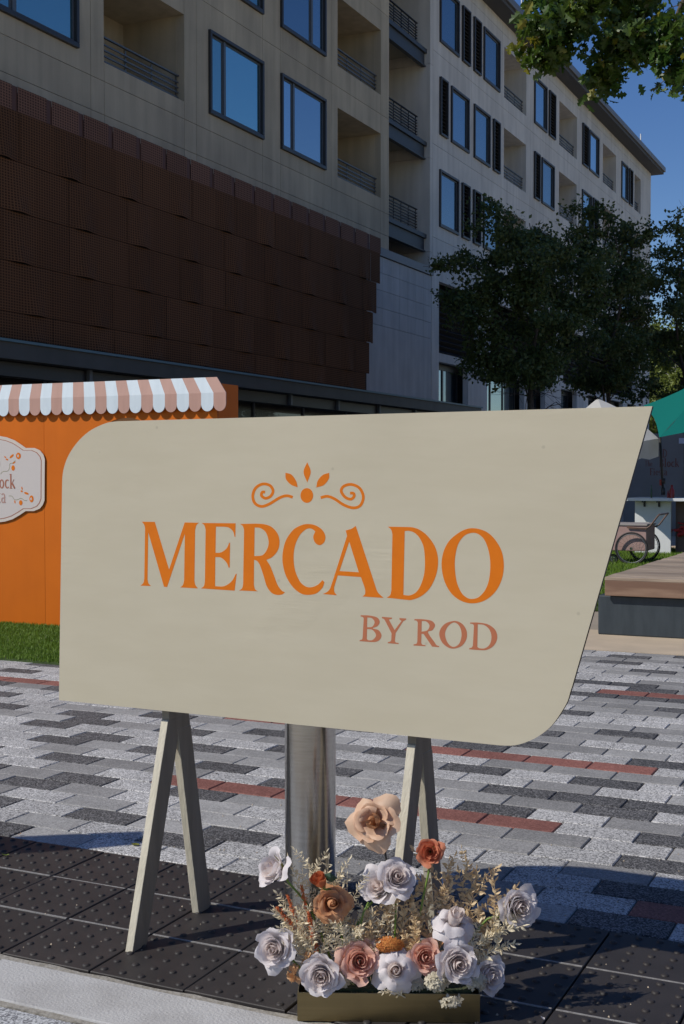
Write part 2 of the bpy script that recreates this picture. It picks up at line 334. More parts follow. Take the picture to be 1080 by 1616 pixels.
# paver field
PX, PY, Y0 = .306, .1555, 3.722
paving = thing('brick_paving', (-2.5, 6, 0), None, None, kind='structure')
bed = MB(); bed.box(-14, 6, 3.71, 9.655, -.06, -.007); bed.build('joint_sand', M['joint'], paving)
def paver_mesh(m, lx=PX, ly=PY):
    b = MB(); g_ = .0028; c = .0035; X, Yy = lx/2-g_, ly/2-g_
    vs = [(-X, -Yy, -.04), (X, -Yy, -.04), (X, Yy, -.04), (-X, Yy, -.04), (-X, -Yy, -c), (X, -Yy, -c), (X, Yy, -c), (-X, Yy, -c),
          (-X+c, -Yy+c, 0), (X-c, -Yy+c, 0), (X-c, Yy-c, 0), (-X+c, Yy-c, 0)]
    fs = [(0, 1, 5, 4), (1, 2, 6, 5), (2, 3, 7, 6), (3, 0, 4, 7), (4, 5, 9, 8), (5, 6, 10, 9), (6, 7, 11, 10), (7, 4, 8, 11), (8, 9, 10, 11)]
    me = bpy.data.meshes.new('paver'); me.from_pydata(vs, [], fs); me.materials.append(m); me.update(); return me, vs, fs
KEYS = ['white_pav', 'grey_pav', 'dark_pav', 'red_pav', 'grey_pav2']
PM = {k: paver_mesh(M[k]) for k in KEYS}
REDS = [(13, -2.45, -1.17), (6, -3.25, -1.30), (26, -1.85, 3), (18, -9, -4.9), (15, -3.75, -3.0), (38, -2.05, 0), (24, -2.9, -2.45), (3, -.3, 3), (1, -.9, 3), (30, -8.0, -6.0), (32, -2.9, -2.6), (21, -4.6, -3.9)]
# pavers read off the photograph: (row, x of the left end, colour)
FIX = {}
def fixp(row, x, c): FIX[(row, round(x/.153))] = c
for r_, x_, c_ in [(11, -1.479, 'dark_pav'), (9, -1.479, 'dark_pav'), (8, -1.32, 'dark_pav'), (7, -1.48, 'white_pav'), (7, -1.168, 'grey_pav'), (5, -1.006, 'dark_pav'), (4, -1.31, 'white_pav'),
                   (4, -1.0, 'dark_pav'), (3, -1.31, 'dark_pav'), (3, -1.0, 'dark_pav'), (10, -1.63, 'grey_pav'), (13, -1.18, 'white_pav'), (6, -1.31, 'white_pav'), (5, -1.31, 'white_pav'),
                   (12, -4.34, 'dark_pav'), (10, -4.32, 'dark_pav'), (7, -3.87, 'dark_pav'), (5, -3.56, 'dark_pav'), (3, -3.55, 'dark_pav'), (3, -3.25, 'dark_pav'), (11, -4.2, 'grey_pav'), (6, -3.7, 'grey_pav'), (4, -3.4, 'white_pav'),
                   (2, -1.0, 'dark_pav'), (1, -.87, 'dark_pav'), (1, -.56, 'white_pav'), (2, -.7, 'white_pav'), (0, -.87, 'white_pav'), (0, -.56, 'dark_pav')]:
    fixp(r_, x_, c_)
cand = []; CX = {}; darkrow = {}
pr = random.Random(3)
for k in range(38):
    off = 0 if k % 2 else .153
    if k == 0: off = .153
    prevc = None
    for j in range(-46, 24):
        x0 = -.866+off+j*PX-.0
        if k % 2 == 0: x0 = -.866-.153+PX*j+.0
        else: x0 = -.866+PX*j
        if x0 > 5.5 or x0 < -13.5: continue
        c = None
        for (rk, xa, xb) in REDS:
            if rk == k and xa <= x0+.15 <= xb: c = 'red_pav'
        if c is None:
            q = (k, round(x0/.153)); c = FIX.get(q)
        if c is None:
            nbd = any((k-1, round((x0+dd)/.153)) in darkrow for dd in (-.153, .153))
            pd = .10 if (prevc == 'dark_pav' or nbd) else .41
            if pr.random() < pd: c = 'dark_pav'
            else:
                r_ = pr.random(); c = 'white_pav' if r_ < .60 else 'grey_pav' if r_ < .84 else 'grey_pav2'
        prevc = c
        if c == 'dark_pav': darkrow[(k, round(x0/.153))] = 1
        cen = Vector((x0+PX/2, Y0+(k+.5)*PY, 0)); v = cen-CAMP; d = v.dot(FW)
        px = PCX+FPX*v.dot(RT)/d; py = PCY-FPX*v.dot(UP)/d
        vis = -30 < px < 1110 and not (98 < px < 910 and 1045 < py < 1095 and False)
        hid = (100 < px < 880 and py < 1100+.1*(px-100))
        cand.append((0 if (vis and not hid) else 1, d, cen, c))
cand.sort(key=lambda t: (t[0], t[1]))
rest = {k: MB() for k in KEYS}
restall = MB()
for i, (hv, d, cen, c) in enumerate(cand):
    dz = pr.uniform(-.0016, .0008)
    if i < 300: inst('paver', PM[c][0], (cen.x, cen.y, dz), paving)
    else: restall.add([(cen.x+a, cen.y+b, dz+z) for a, b, z in PM[c][1]], PM[c][2], KEYS.index(c))
restall.build('paver', [M[k] for k in KEYS], paving, kind='stuff')
# tactile tiles
tact = thing('tactile_paving', (-1.6, 3.2, 0), None, None, kind='structure')
TP = .3065
def tile_mesh():
    b = MB(); h = TP/2-.003; c = .002
    vs = [(-h, -h, -.03), (h, -h, -.03), (h, h, -.03), (-h, h, -.03), (-h, -h, -c), (h, -h, -c), (h, h, -c), (-h, h, -c), (-h+c, -h+c, 0), (h-c, -h+c, 0), (h-c, h-c, 0), (-h+c, h-c, 0)]
    b.add(vs, [(0, 1, 5, 4), (1, 2, 6, 5), (2, 3, 7, 6), (3, 0, 4, 7), (4, 5, 9, 8), (5, 6, 10, 9), (6, 7, 11, 10), (7, 4, 8, 11), (8, 9, 10, 11)])
    n = 10; st = TP/5
    for i in range(5):
        for j in range(5):
            cx, cy = (i-2)*st, (j-2)*st; base = len(b.v)
            for (r_, z) in ((.0112, -.0005), (.0102, .0025), (.0075, .0046), (.004, .0052)):
                for k in range(n): a = 2*math.pi*k/n; b.v.append((cx+r_*math.cos(a), cy+r_*math.sin(a), z))
            for q in range(3):
                for k in range(n): b.f.append((base+q*n+k, base+q*n+(k+1) % n, base+(q+1)*n+(k+1) % n, base+(q+1)*n+k)); b.m.append(0)
            b.f.append(tuple(base+3*n+k for k in range(n))); b.m.append(0)
    me = bpy.data.meshes.new('tactile_tile'); me.from_pydata(b.v, [], b.f); me.materials.append(M['tactile'])
    for p in me.polygons: p.use_smooth = p.index >= 9
    me.update(); return me
TM = tile_mesh(); tr = random.Random(5)
tb = MB(); tb.box(-7, 5, 2.80, 3.708, -.05, -.012); tb.build('bedding', M['dark'], tact)
xg = -2.41
for r_ in range(3):
    for j in range(-8, 16):
        x = xg+TP*(j+.5); y = 2.797+TP*(r_+.5)-.3065*0
        o = inst('tactile_tile', TM, (x, y, .001+tr.uniform(-.001, .0012)), tact, rot=(tr.uniform(-.004, .004), tr.uniform(-.004, .004), tr.uniform(-.002, .002)))
for r_ in (1, 2):    # pale joint lips that catch the light between the rows
    for j in range(-8, 16):
        lp = MB(); x = xg+TP*j; y = 2.797+TP*r_
        lp.box(x+.006, x+TP-.006, y-.0028, y+.0035, -.02, .0018+tr.uniform(0, .0012)); lp.build('mortar_joint', M['lip'], tact)
# kerb with ragged mortar, pavers below it
def ragged(y0, y1, z0, z1, amp, name, m, par=None, x0=-7, x1=5, n=300, kind='structure'):
    b = MB(); rr = random.Random(11); va = []; vb = []
    aa = 0; bb = 0
    for i in range(n+1):
        x = x0+(x1-x0)*i/n; aa = .7*aa+rr.uniform(-amp, amp); bb = .7*bb+rr.uniform(-amp, amp)
        va.append((x, y0+aa, z1)); vb.append((x, y1+bb, z1))
    for i in range(n): b.add([va[i], va[i+1], vb[i+1], vb[i], (*va[i][:2], z0), (*va[i+1][:2], z0)], [(0, 1, 2, 3), (4, 5, 1, 0)])
    o = b.build(name, m, par); o['kind'] = kind; return o
ragged(2.765, 2.794, -.03, -.0025, .005, 'mortar_line', M['mortar'], kind='stuff')
kb = thing('concrete_kerb', (-1.6, 2.65, 0), None, None, kind='structure')
for i, (xa, xb) in enumerate([(-7, -5.4), (-5.4, -3.9), (-3.9, -2.38), (-2.38, -.86), (-.86, .9), (.9, 3)]):
    b = MB(); b.box(xa+.0, xb-.004, 2.548, 2.77, -.1, .0); b.build('kerb_stone', M['kerb'], kb, bevel=.005)
ragged(2.528, 2.552, -.03, -.004, .0045, 'lower_mortar_line', M['mortar'], kind='stuff')
lowp = thing('lower_paving', (-1.8, 2.3, 0), None, None, kind='structure')
b = MB(); b.box(-7, 5, 1.0, 2.53, -.06, -.012); b.build('joint_sand', M['joint'], lowp)
GL, GLv, GLf = paver_mesh(granite('lower_grey_granite', (.24, .25, .255), (.10, .10, .11), (.40, .42, .43)), .61, .305)
GW, _, _ = paver_mesh(granite('lower_white_granite', (.36, .37, .375), (.14, .14, .15), (.55, .56, .56)), .61, .305)
for r_ in range(4):
    for j in range(-5, 5):
        inst('paver', GL if (r_+j) % 2 == 0 else GW, (-1.87+.305+.61*j+.305*(r_ % 2), 2.527-.305*(r_+.5), -.005), lowp)
# lawn
def lawn(rects, name, dens, hmin, hmax, seed):
    rg = np.random.default_rng(seed)
    b = MB()
    for (x0, x1, y0, y1) in rects: b.box(x0, x1, y0, y1, -.02, .012)
    struct(b.build(name+'_soil', M['turf']))
    V = []; 
    for (x0, x1, y0, y1) in rects:
        n = int((x1-x0)*(y1-y0)*dens)
        p = np.stack([rg.uniform(x0, x1, n), rg.uniform(y0, y1, n), np.full(n, .01)], 1)
        a = rg.uniform(0, 2*np.pi, n); w = rg.uniform(.002, .0045, n)*(1.6 if dens < 3000 else 1); h = rg.uniform(hmin, hmax, n)
        s_ = np.stack([np.cos(a), np.sin(a), 0*a], 1)*w[:, None]; tip = p+np.stack([rg.normal(0, .35, n)*h, rg.normal(0, .35, n)*h, h], 1)
        V.append(np.stack([p-s_, p+s_, tip], 1).reshape(-1, 3))
    V = np.concatenate(V); n = len(V)//3; me = bpy.data.meshes.new(name)
    me.from_pydata(V.tolist(), [], np.arange(3*n).reshape(-1, 3).tolist()); me.materials.append(M['blade'])
    o = bpy.data.objects.new(name, me); COL.objects.link(o); tag(o, 'short bright green turf growing beside the granite paving', 'grass', kind='stuff')
    return o
lawn([(-8.6, -4.6, 7.24, 9.3)], 'lawn', 9000, .014, .032, 1)
lawn([(-6.5, -1.0, 12.6, 23)], 'far_lawn', 1400, .03, .06, 2)['label'] = 'far strip of green turf under the white counter and cart'

# ------------------------------------------------------------------ apartment building
YN = fy(614); YC = fy(683); YE = 76.8; YS = 13.0; ZT = 19.35
bld = thing('apartment_building', (-20, 40, 0), 'long five storey concrete apartment block with recessed balconies and dark framed windows', 'building')
def panels(y0, y1, z0, z1, yj, zj, holes, m, th=.22, gap=.012):
    ys = sorted({y0, y1, *[y for y in yj if y0 < y < y1]}); zs = sorted({z0, z1, *[z for z in zj if z0 < z < z1]})
    for i in range(len(ys)-1):
        for j in range(len(zs)-1):
            a0, a1, b0, b1 = ys[i]+gap/2, ys[i+1]-gap/2, zs[j]+gap/2, zs[j+1]-gap/2
            hs = [h for h in holes if h[0] < a1 and h[1] > a0 and h[2] < b1 and h[3] > b0]
            yy = sorted({a0, a1, *[min(max(v, a0), a1) for h in hs for v in h[:2]]}); zz = sorted({b0, b1, *[min(max(v, b0), b1) for h in hs for v in h[2:4]]})
            cells = set()
            for p in range(len(yy)-1):
                for q in range(len(zz)-1):
                    cy, cz = (yy[p]+yy[p+1])/2, (zz[q]+zz[q+1])/2
                    if yy[p+1]-yy[p] > 1e-4 and zz[q+1]-zz[q] > 1e-4 and not any(h[0] < cy < h[1] and h[2] < cz < h[3] for h in hs): cells.add((p, q))
            while cells:
                st_ = [cells.pop()]; comp = []
                while st_:
                    p, q = st_.pop(); comp.append((p, q))
                    for nb_ in ((p+1, q), (p-1, q), (p, q+1), (p, q-1)):
                        if nb_ in cells: cells.remove(nb_); st_.append(nb_)
                b = MB()
                for p, q in comp: b.box(FX-th, FX, yy[p], yy[p+1], zz[q], zz[q+1])
                b.build('wall_panel', m, bld)
def window(y0, y1, z0, z1, mull=.26, proj=.1, gm='glass'):
    w = .085; b = MB(); xa, xb = FX-.24, FX+.07
    b.box(xa, xb, y0, y1, z0, z0+w+.02); b.box(xa, xb, y0, y1, z1-w, z1); b.box(xa, xb, y0, y0+w, z0+w+.02, z1-w); b.box(xa, xb, y1-w, y1, z0+w+.02, z1-w)
    f = b.build('window', M['frame'], bld, bevel=.012)
    gy0, gy1, gz0, gz1 = y0+w, y1-w, z0+w+.02, z1-w
    my = gy0+(gy1-gy0)*mull if mull else None
    segs = [(gy0, my-.05), (my+.05, gy1)] if my else [(gy0, gy1)]
    for (a, c) in segs:
        s_ = MB(); s_.box(FX-.045, FX-.01, a, a+.05, gz0, gz1); s_.box(FX-.045, FX-.01, c-.05, c, gz0, gz1); s_.box(FX-.045, FX-.01, a+.05, c-.05, gz0, gz0+.05); s_.box(FX-.045, FX-.01, a+.05, c-.05, gz1-.05, gz1)
        s_.build('sash', M['steelgrey'], f)
        p = MB(); p.box(FX-.035, FX-.022, a+.05, c-.05, gz0+.05, gz1-.05); p.build('pane', M[gm], f)
    if my: s_ = MB(); s_.box(FX-.05, FX+.02, my-.05, my+.05, gz0, gz1); s_.build('mullion', M['steelgrey'], f)
def louver(y0, y1, z0, z1):
    w = .07; b = MB(); xa, xb = FX-.2, FX+.09
    b.box(xa, xb, y0, y1, z0, z0+w); b.box(xa, xb, y0, y1, z1-w, z1); b.box(xa, xb, y0, y0+w, z0+w, z1-w); b.box(xa, xb, y1-w, y1, z0+w, z1-w)
    f = b.build('louvered_shutter', M['frame'], bld, bevel=.01)
    s_ = MB(); n = 14
    for i in range(n):
        z = z0+w+(z1-z0-2*w)*(i+.5)/n; s_.obox((FX-.02, (y0+y1)/2, z), (.045, 0, -.03), (0, (y1-y0)/2-w, 0), (.004, 0, .006))
    s_.box(FX-.18, FX-.16, y0+w, y1-w, z0+w, z1-w); s_.build('slats', M['rail'], f, kind='stuff')
def railing(name, xr, y0, y1, z0, h, nb, posts, m=None, r=.02):
    b = MB()
    b.box(xr-.03, xr+.03, y0, y1, z0+h-.03, z0+h)
    for i in range(nb): z = z0+.1+(h-.15)*i/nb; b.box(xr-.015, xr+.015, y0, y1, z-r*.8, z+r*.8)
    o = b.build(name, m or M['rail'], bld)
    for k in range(posts+1):
        y = y0+.03+(y1-y0-.06)*k/posts; p = MB(); p.box(xr-.045, xr-.031, y-.025, y+.025, z0, z0+h-.031); p.build('post', m or M['rail'], o)
def balcony(y0, y1, z0, z1, m, dep_=1.7):
    x1 = FX-dep_; b = MB()
    b.box(x1-.1, x1, y0-.05, y1+.05, z0-.1, z1+.1)                       # back
    b.box(x1, FX-.221, y1, y1+.1, z0-.1, z1+.1); b.box(x1, FX-.221, y0-.1, y0, z0-.1, z1+.1)
    b.box(x1, FX-.221, y0, y1, z0-.12, z0-.002); b.box(x1, FX-.221, y0, y1, z1+.002, z1+.12)
    o = b.build('balcony_recess', m, bld)
    d = MB(); yd = y0+(y1-y0)*.06; d.box(x1+.002, x1+.06, yd, yd+(y1-y0)*.62, z0, z0+(z1-z0)*.88); d.build('balcony_door', M['door'], o)
    railing('railing', FX-.16, y0+.02, y1-.02, z0, .62, 4, 3, M['steelgrey'])
rows = [10.0, 13.2, 16.4]; H = 2.0
holes = []; todo = []
for zi, z in enumerate(rows):
    for (a, c, k) in [(-60, -18, 'w'), (-18, 124, 'W'), (166, 292, 'b'), (330, 415, 'w'), (443, 513, 'w'), (533, 601, 'b')]:
        y0, y1 = (fy(a), fy(c)) if a > -10 else ((fy(124)-3.0, fy(124)) if k == 'W' else (fy(124)-5.9, fy(124)-4.2))
        holes.append((y0, y1, z, z+H)); todo.append((k, y0, y1, z, zi))
holes.append((YS+.5, YN-.6, 0, 3.3))
YJ = [fy(x) for x in (-30, 145, 166, 292, 311, 415, 443, 524, 601)]
panels(YS, YN, 3.3, ZT, YJ, [8.9, 12.1+.5, 15.3+.5, 9.6], holes, M['concrete'])
for k, y0, y1, z, zi in todo:
    if k == 'b': balcony(y0, y1, z, z+H, M['concrete'])
    else: window(y0, y1, z, z+H, .70 if (zi == 1 and y0 > fy(430)) else (.34 if k == 'W' else .26), gm='glass2' if (y0 < fy(340)) else 'glass')
# far wing
cols = {0: [('w', 693, 725), ('l', 728, 742), ('l', 746, 759), ('w', 762, 789), ('b', 795, 830), ('w', 842, 863), ('l', 865, 876), ('b', 882, 910), ('l', 918, 928), ('w', 929, 945), ('b', 951, 972), ('w', 980, 991), ('l', 992, 998), ('b', 1001, 1011)],
        1: [('l', 693, 707), ('w', 711, 741), ('w', 747, 774), ('l', 777, 789), ('b', 795, 830), ('l', 842, 852), ('w', 854, 875), ('b', 882, 910), ('w', 918, 934), ('l', 935, 944), ('b', 951, 972), ('l', 980, 986), ('w', 987, 998), ('b', 1001, 1011)]}
cols[2] = cols[0]
holes = []; todo = []
for zi, z in enumerate(reversed(rows)):
    for (k, a, c) in cols[zi]:
        y0, y1 = fy(a), fy(c)
        if k != 'b': y1 = min(y1, fy(c)-.15)
        holes.append((y0, y1, z, z+H)); todo.append((k, y0, y1, z))
pil = [(683, 692), (740, 770), (829, 838), (862, 887), (912, 930), (950, 962), (985, 992), (1006, 1018)]
for i in range(len(pil)-1): holes.append((fy(pil[i][1]), fy(pil[i+1][0]), 0, 5.3))
holes.append((fy(692), fy(757), 5.6, 8.1)); holes.append((fy(775), fy(870), 5.6, 8.1)); holes.append((fy(890), fy(1005), 5.6, 8.1))
YJ = [fy(x) for x in (743.5, 792, 836, 879, 914, 948, 976, 999)]
panels(YC, YE, 0, ZT, YJ, [5.2, 8.9, 9.55, 12.75, 15.95, 18.9], holes, M['concrete2'])
for k, y0, y1, z in todo:
    if k == 'b': balcony(y0, y1, z, z+H, M['concrete2'])
    elif k == 'l': louver(y0, y1, z, z+H)
    else: window(y0, y1, z, z+H, None, gm='glass')
for i in range(len(pil)-1):
    y0, y1 = fy(pil[i][1]), fy(pil[i+1][0]); n = max(2, int((y1-y0)/1.6))
    for k in range(n):
        a, c = y0+(y1-y0)*k/n, y0+(y1-y0)*(k+1)/n
        b = MB(); b.box(FX-.5, FX-.42, a, a+.06, 0, 5.3); b.box(FX-.5, FX-.42, c-.06, c, 0, 5.3); b.box(FX-.5, FX-.42, a+.06, c-.06, 0, .12); b.box(FX-.5, FX-.42, a+.06, c-.06, 5.1, 5.3); b.box(FX-.5, FX-.42, a+.06, c-.06, 3.6, 3.68)
        f = b.build('shop_window', M['frame'], bld); p = MB(); p.box(FX-.47, FX-.45, a+.06, c-.06, .12, 3.6); p.build('pane', M['glass'], f); p = MB(); p.box(FX-.47, FX-.45, a+.06, c-.06, 3.68, 5.1); p.build('pane', M['glass'], f)
for (a, c) in ((692, 757), (775, 870), (890, 1005)):
    b = MB(); n = 12
    for i in range(n): z = 5.65+2.4*(i+.5)/n; b.obox((FX-.3, (fy(a)+fy(c))/2, z), (.08, 0, -.05), (0, (fy(c)-fy(a))/2, 0), (.006, 0, .009))
    b.build('garage_louvers', M['rail'], bld, kind='stuff')
b = MB(); b.box(FX-1.2, FX-1.1, fy(699), fy(705), 7.55, 7.62); lamp_m = bpy.data.materials.new('warm_lamp'); lamp_m.use_nodes = True
lp = lamp_m.node_tree.nodes['Principled BSDF']; lp.inputs['Emission Color'].default_value = (1, .6, .2, 1); lp.inputs['Emission Strength'].default_value = 2.2; b.build('ceiling_lamp', lamp_m, bld)
# dark inner volumes, back and end walls
b = MB(); b.box(FX-14, FX-2.2, YS+.3, YE-.3, .1, ZT-.1); b.box(FX-2.2, FX-.6, YC+.3, YE-.3, 0, .1); b.build('inner_volume', M['dark'], bld)
b = MB(); b.box(FX-14.3, FX-.221, YS-.2, YS, 0, ZT); b.box(FX-14.3, FX-.221, YE, YE+.2, 0, ZT); b.box(FX-14.5, FX-14.3, YS, YE, 0, ZT); b.build('end_wall', M['concrete2'], bld)
b = MB(); b.box(FX-14.5, FX+.65, YS-.5, YE+.55, ZT+.001, ZT+.14); b.build('roof_soffit', M['soffit2'], bld)
b = MB(); b.box(FX-14.6, FX+.75, YS-.6, YE+.65, ZT+.142, ZT+.42); b.build('roof_fascia', M['fascia'], bld, bevel=.02)
for px_, py_ in ((811, 12), (1002, 222)):
    y = fy(px_); b = MB(); b.tube([(FX+.3, y, ZT+.5), (FX+.3, y, ZT+1.3)], .035, 6); b.build('vent_pipe', M['white'], bld)
# recess between the wings
XR = FX-2.1
b = MB(); b.box(XR-.1, XR, YN-.1, YC+.1, 8.2, ZT); b.box(XR, FX-.222, YN-.3, YN-.05, 8.2, ZT); b.build('recess_wall', M['concrete'], bld)
for z0 in (8.2, 9.0, 12.2, 15.4):
    z1 = {8.2: 9.0, 9.0: 12.2, 12.2: 15.4, 15.4: ZT}[z0]
    b = MB(); b.box(XR, FX-.003, YC-.25, YC-.004, z0+.006, z1-.006); b.build('wall_panel', M['concrete2'], bld)
for z in (9.45, 12.6, 15.75, 18.9):
    b = MB(); b.box(XR, FX-.12, YN-.03, YC-.252, z, z+.14); o = b.build('balcony_slab', M['slab'], bld)
    b = MB(); b.box(XR, FX-.29, YN-.03, YC-.4, z-.07, z-.003); b.build('soffit_panel', M['soffit'], o)
    b = MB(); b.box(FX-.26, FX-.2, YN-.03, YC-.3, z-.42, z-.004); b.box(FX-.3, FX-.14, YN-.03, YC-.3, z-.46, z-.421); b.build('edge_beam', M['slab'], o)
    railing('railing', FX-.35, YN-.03, YC-.6, z+.141, .82, 7, 5, M['rail'])
# stone base between wing and screen with tile joints
ybs = fy(556); zz = [3.5, 6.0, 6.55, 7.1, 7.65, 8.15]
for j in range(5):
    n = 1 if j == 0 else 9
    for i in range(n):
        a, c = ybs+(YC-.26-ybs)*i/n, ybs+(YC-.26-ybs)*(i+1)/n
        b = MB(); b.box(FX+.004, FX+.06, a+.006, c-.006, zz[j]+.006, zz[j+1]-.006); b.build('stone_tile', M['stone'], bld)
b = MB(); b.box(FX-2, FX+.0035, ybs, YC-.252, 3.3, 8.16); b.build('stone_backing', M['stone'], bld)
b = MB(); b.box(FX-2, FX+.12, ybs, YC-.2, 8.165, 8.42); b.build('stone_cap', M['fascia'], bld)
b = MB(); b.box(FX+.002, FX+.05, YC-.2, fy(692)-.05, 0, 8.4); b.build('corner_pilaster', M['concrete2'], bld)
# canopy over the shops
cz = on(0, 534, 0, -15.3).z; ycan = on(760, 640, 0, -15.3).y
b = MB(); b.box(-18.5, -15.3, YS-.5, ycan, cz-.34, cz-.035); b.build('canopy', M['canopy'], bld)
b = MB(); b.box(-18.5, -15.25, YS-.5, ycan+.05, cz-.034, cz+.015); b.build('canopy_flashing', M['flash'], bld)
b = MB(); b.box(-15.9, -15.6, YS-.5, ycan-.3, cz-.62, cz-.36); b.build('canopy_beam', M['black'], bld)
y = 15.0; i = 0
while y < ycan-1:
    b = MB(); b.box(-16.75, -16.65, y, y+.08, 0, cz-.35); b.box(-16.75, -16.65, y+.08, y+2.9, 0, .1); b.box(-16.75, -16.65, y+.08, y+2.9, 2.6, 2.7)
    f = b.build('shop_window', M['steelgrey'], bld)
    p = MB(); p.box(-16.71, -16.69, y+.08, y+2.9, .1, 2.6); p.build('pane', M['shop'], f); p = MB(); p.box(-16.71, -16.69, y+.08, y+2.9, 2.7, cz-.35); p.build('pane', M['shop'], f)
    b = MB(); b.box(-15.62, -15.52, y, y+.1, cz-.62, cz-.345); b.build('canopy_bracket', M['steelgrey'], bld)
    y += 2.9
# rust mesh screen
scr = thing('mesh_screen', (-15.7, 28, 4), 'rust brown perforated metal screen of shingled panels on the building front', 'screen')
PWD, PHT = 1.0, .935; ztop = 8.57; zb = ztop-.47
posts = MB(); sr = random.Random(2)
pw_meshes = {}
def scr_panel(y0, y1, z0, z1, xt, bow, m):
    b = MB(); n = 8; t = .02
    for j, (z, k) in enumerate(((z0, 1), (z0+(z1-z0)*.35, .45), (z1, 0))):
        for i in range(n+1):
            u = i/n; b.v.append((xt+bow*k*max(0, math.sin(math.pi*u))**3, y0+(y1-y0)*u, z))
    for j in range(2):
        for i in range(n): q = j*(n+1)+i; b.f.append((q, q+1, q+n+2, q+n+1)); b.m.append(0)
    base = len(b.v)
    for i in range(n+1): v = b.v[i]; b.v.append((v[0]-t, v[1], v[2]))
    for i in range(n): b.f.append((i, base+i, base+i+1, i+1)); b.m.append(0)
    b.build('screen_panel', m, scr)
yR = on(599, 385, 0, -15.7).y
SCX = -15.62
b = MB(); b.box(FX+.02, SCX-.06, 14.2, yR-1.0, zb-4.28, ztop-.1); b.build('screen_frame', M['dark'], scr)
y = yR-.03
while y > 14.6:
    scr_panel(y-PWD+.16, y-.0, zb+.004, ztop, SCX-.02, 0, M['screen_top'])
    b = MB(); b.box(SCX-.10, SCX-.036, y-PWD-.01, y-PWD+.17, zb, ztop-.004); b.build('screen_post', M['screen_post'], scr)
    y -= PWD
for r_ in range(5):
    z1 = zb-PHT*r_; z0 = zb-PHT*(r_+1) if r_ < 4 else zb-PHT*4-.5
    y = yR-.03-.265*(r_+.4); k = 0
    while y > 14.6:
        y0 = y-PWD*(1 if k else .7+.3*(r_ % 2))
        odd = (k+(r_*3) % 4//2) % 2
        scr_panel(y0+.002, y, z0+.012, z1, SCX-.005*(k % 2)+sr.uniform(-.002, .002), .085 if odd else .002, M['screen'])
        y = y0; k += 1

ob = thing('added_bounce_building', (34, 25, 0), 'unseen brick building added across the plaza to bounce warm light', 'building')  # unseen block added so its sunlit wall warms the shaded facade
M['opp'] = mat('bounce_brick', (.24, .17, .11), .85, col2=(.19, .13, .09), scale=2)
b = MB(); b.box(32, 44, -25, 75, 0, 11.5); b.build('wall', M['opp'], ob)
b = MB(); b.box(31.6, 44.4, -25.4, 75.4, 11.51, 11.9); b.build('cornice', M['fascia'], ob)
for i in range(24):
    for j in range(3): b = MB(); b.box(31.9, 31.99, -23+4*i, -21+4*i, 1.2+3.5*j, 3.2+3.5*j); b.build('window', M['shop'], ob)
# ------------------------------------------------------------------ stroke alphabet for small lettering
def arc(cx, cy, rx, ry, a0, a1, n=10): return [(cx+rx*math.cos(R(a0+(a1-a0)*i/n)), cy+ry*math.sin(R(a0+(a1-a0)*i/n))) for i in range(n+1)]
T, t_ = .13, .045
GLY = {
 'R': (.62, [([(.12, 0), (.12, 1)], T), ([(.0, .02), (.26, .02)], t_), ([(0, .98), (.2, .98)], t_), ([(.12, .97)]+arc(.28, .74, .24, .23, 90, -90)+[(.15, .51)], T*.75), ([(.3, .5), (.6, .03)], T)]),
 'O': (.72, [(arc(.36, .5, .27, .45, 0, 360, 24), T*.9)]),
 'D': (.70, [([(.12, 0), (.12, 1)], T), ([(0, .02), (.25, .02)], t_), ([(0, .98), (.2, .98)], t_), ([(.12, .97)]+arc(.26, .5, .34, .46, 90, -90, 14)+[(.12, .03)], T*.8)]),
 'B': (.6, [([(.12, 0), (.12, 1)], T), ([(0, .02), (.25, .02)], t_), ([(0, .98), (.2, .98)], t_), ([(.12, .97)]+arc(.26, .75, .2, .22, 90, -90)+[(.15, .53)], T*.75), ([(.12, .52)]+arc(.28, .27, .23, .25, 90, -90)+[(.12, .02)], T*.8)]),
 'F': (.5, [([(.12, 0), (.12, 1)], T), ([(0, .02), (.25, .02)], t_), ([(0, .97), (.48, .97)], t_*1.3), ([(.46, .98), (.46, .8)], t_), ([(.14, .53), (.36, .53)], t_*1.2)]),
 'l': (.27, [([(.12, 0), (.12, 1.05)], T), ([(0, .02), (.25, .02)], t_), ([(0, 1.02), (.12, 1.03)], t_)]),
 'i': (.27, [([(.12, 0), (.12, .66)], T), ([(0, .02), (.25, .02)], t_), ([(.12, .82), (.12, .95)], T)]),
 'o': (.5, [(arc(.25, .33, .17, .29, 0, 360, 18), T*.95)]),
 'c': (.43, [(arc(.24, .33, .17, .29, 50, 315, 14), T*.95)]),
 'k': (.52, [([(.12, 0), (.12, 1.05)], T), ([(0, .02), (.25, .02)], t_), ([(0, 1.02), (.12, 1.03)], t_), ([(.16, .3), (.42, .66)], t_), ([(.24, .38), (.48, .02)], T)]),
 'e': (.45, [(arc(.24, .33, .17, .29, 0, 320, 16), T*.85), ([(.1, .34), (.4, .34)], t_)]),
 's': (.4, [(arc(.2, .49, .13, .15, 40, 260, 9)+arc(.2, .17, .14, .15, 90, -140, 9), T*.8)]),
 't': (.33, [([(.14, .9), (.14, .12), (.2, .02), (.3, .05)], T*.9), ([(0, .65), (.3, .65)], t_)]),
 'a': (.47, [(arc(.2, .47, .14, .17, 150, 0, 8)+[(.34, .12), (.36, .02), (.46, .03)], T*.85), (arc(.2, .18, .13, .17, 60, 340, 12), T*.8)]),
 'h': (.5, [([(.12, 0), (.12, 1.05)], T), ([(.12, .45)]+arc(.26, .47, .13, .17, 150, 0, 8)+[(.39, 0)], T*.8)]),
 'T': (.6, [([(.3, 0), (.3, 1)], T), ([(0, .97), (.6, .97)], t_*1.4)]),
}
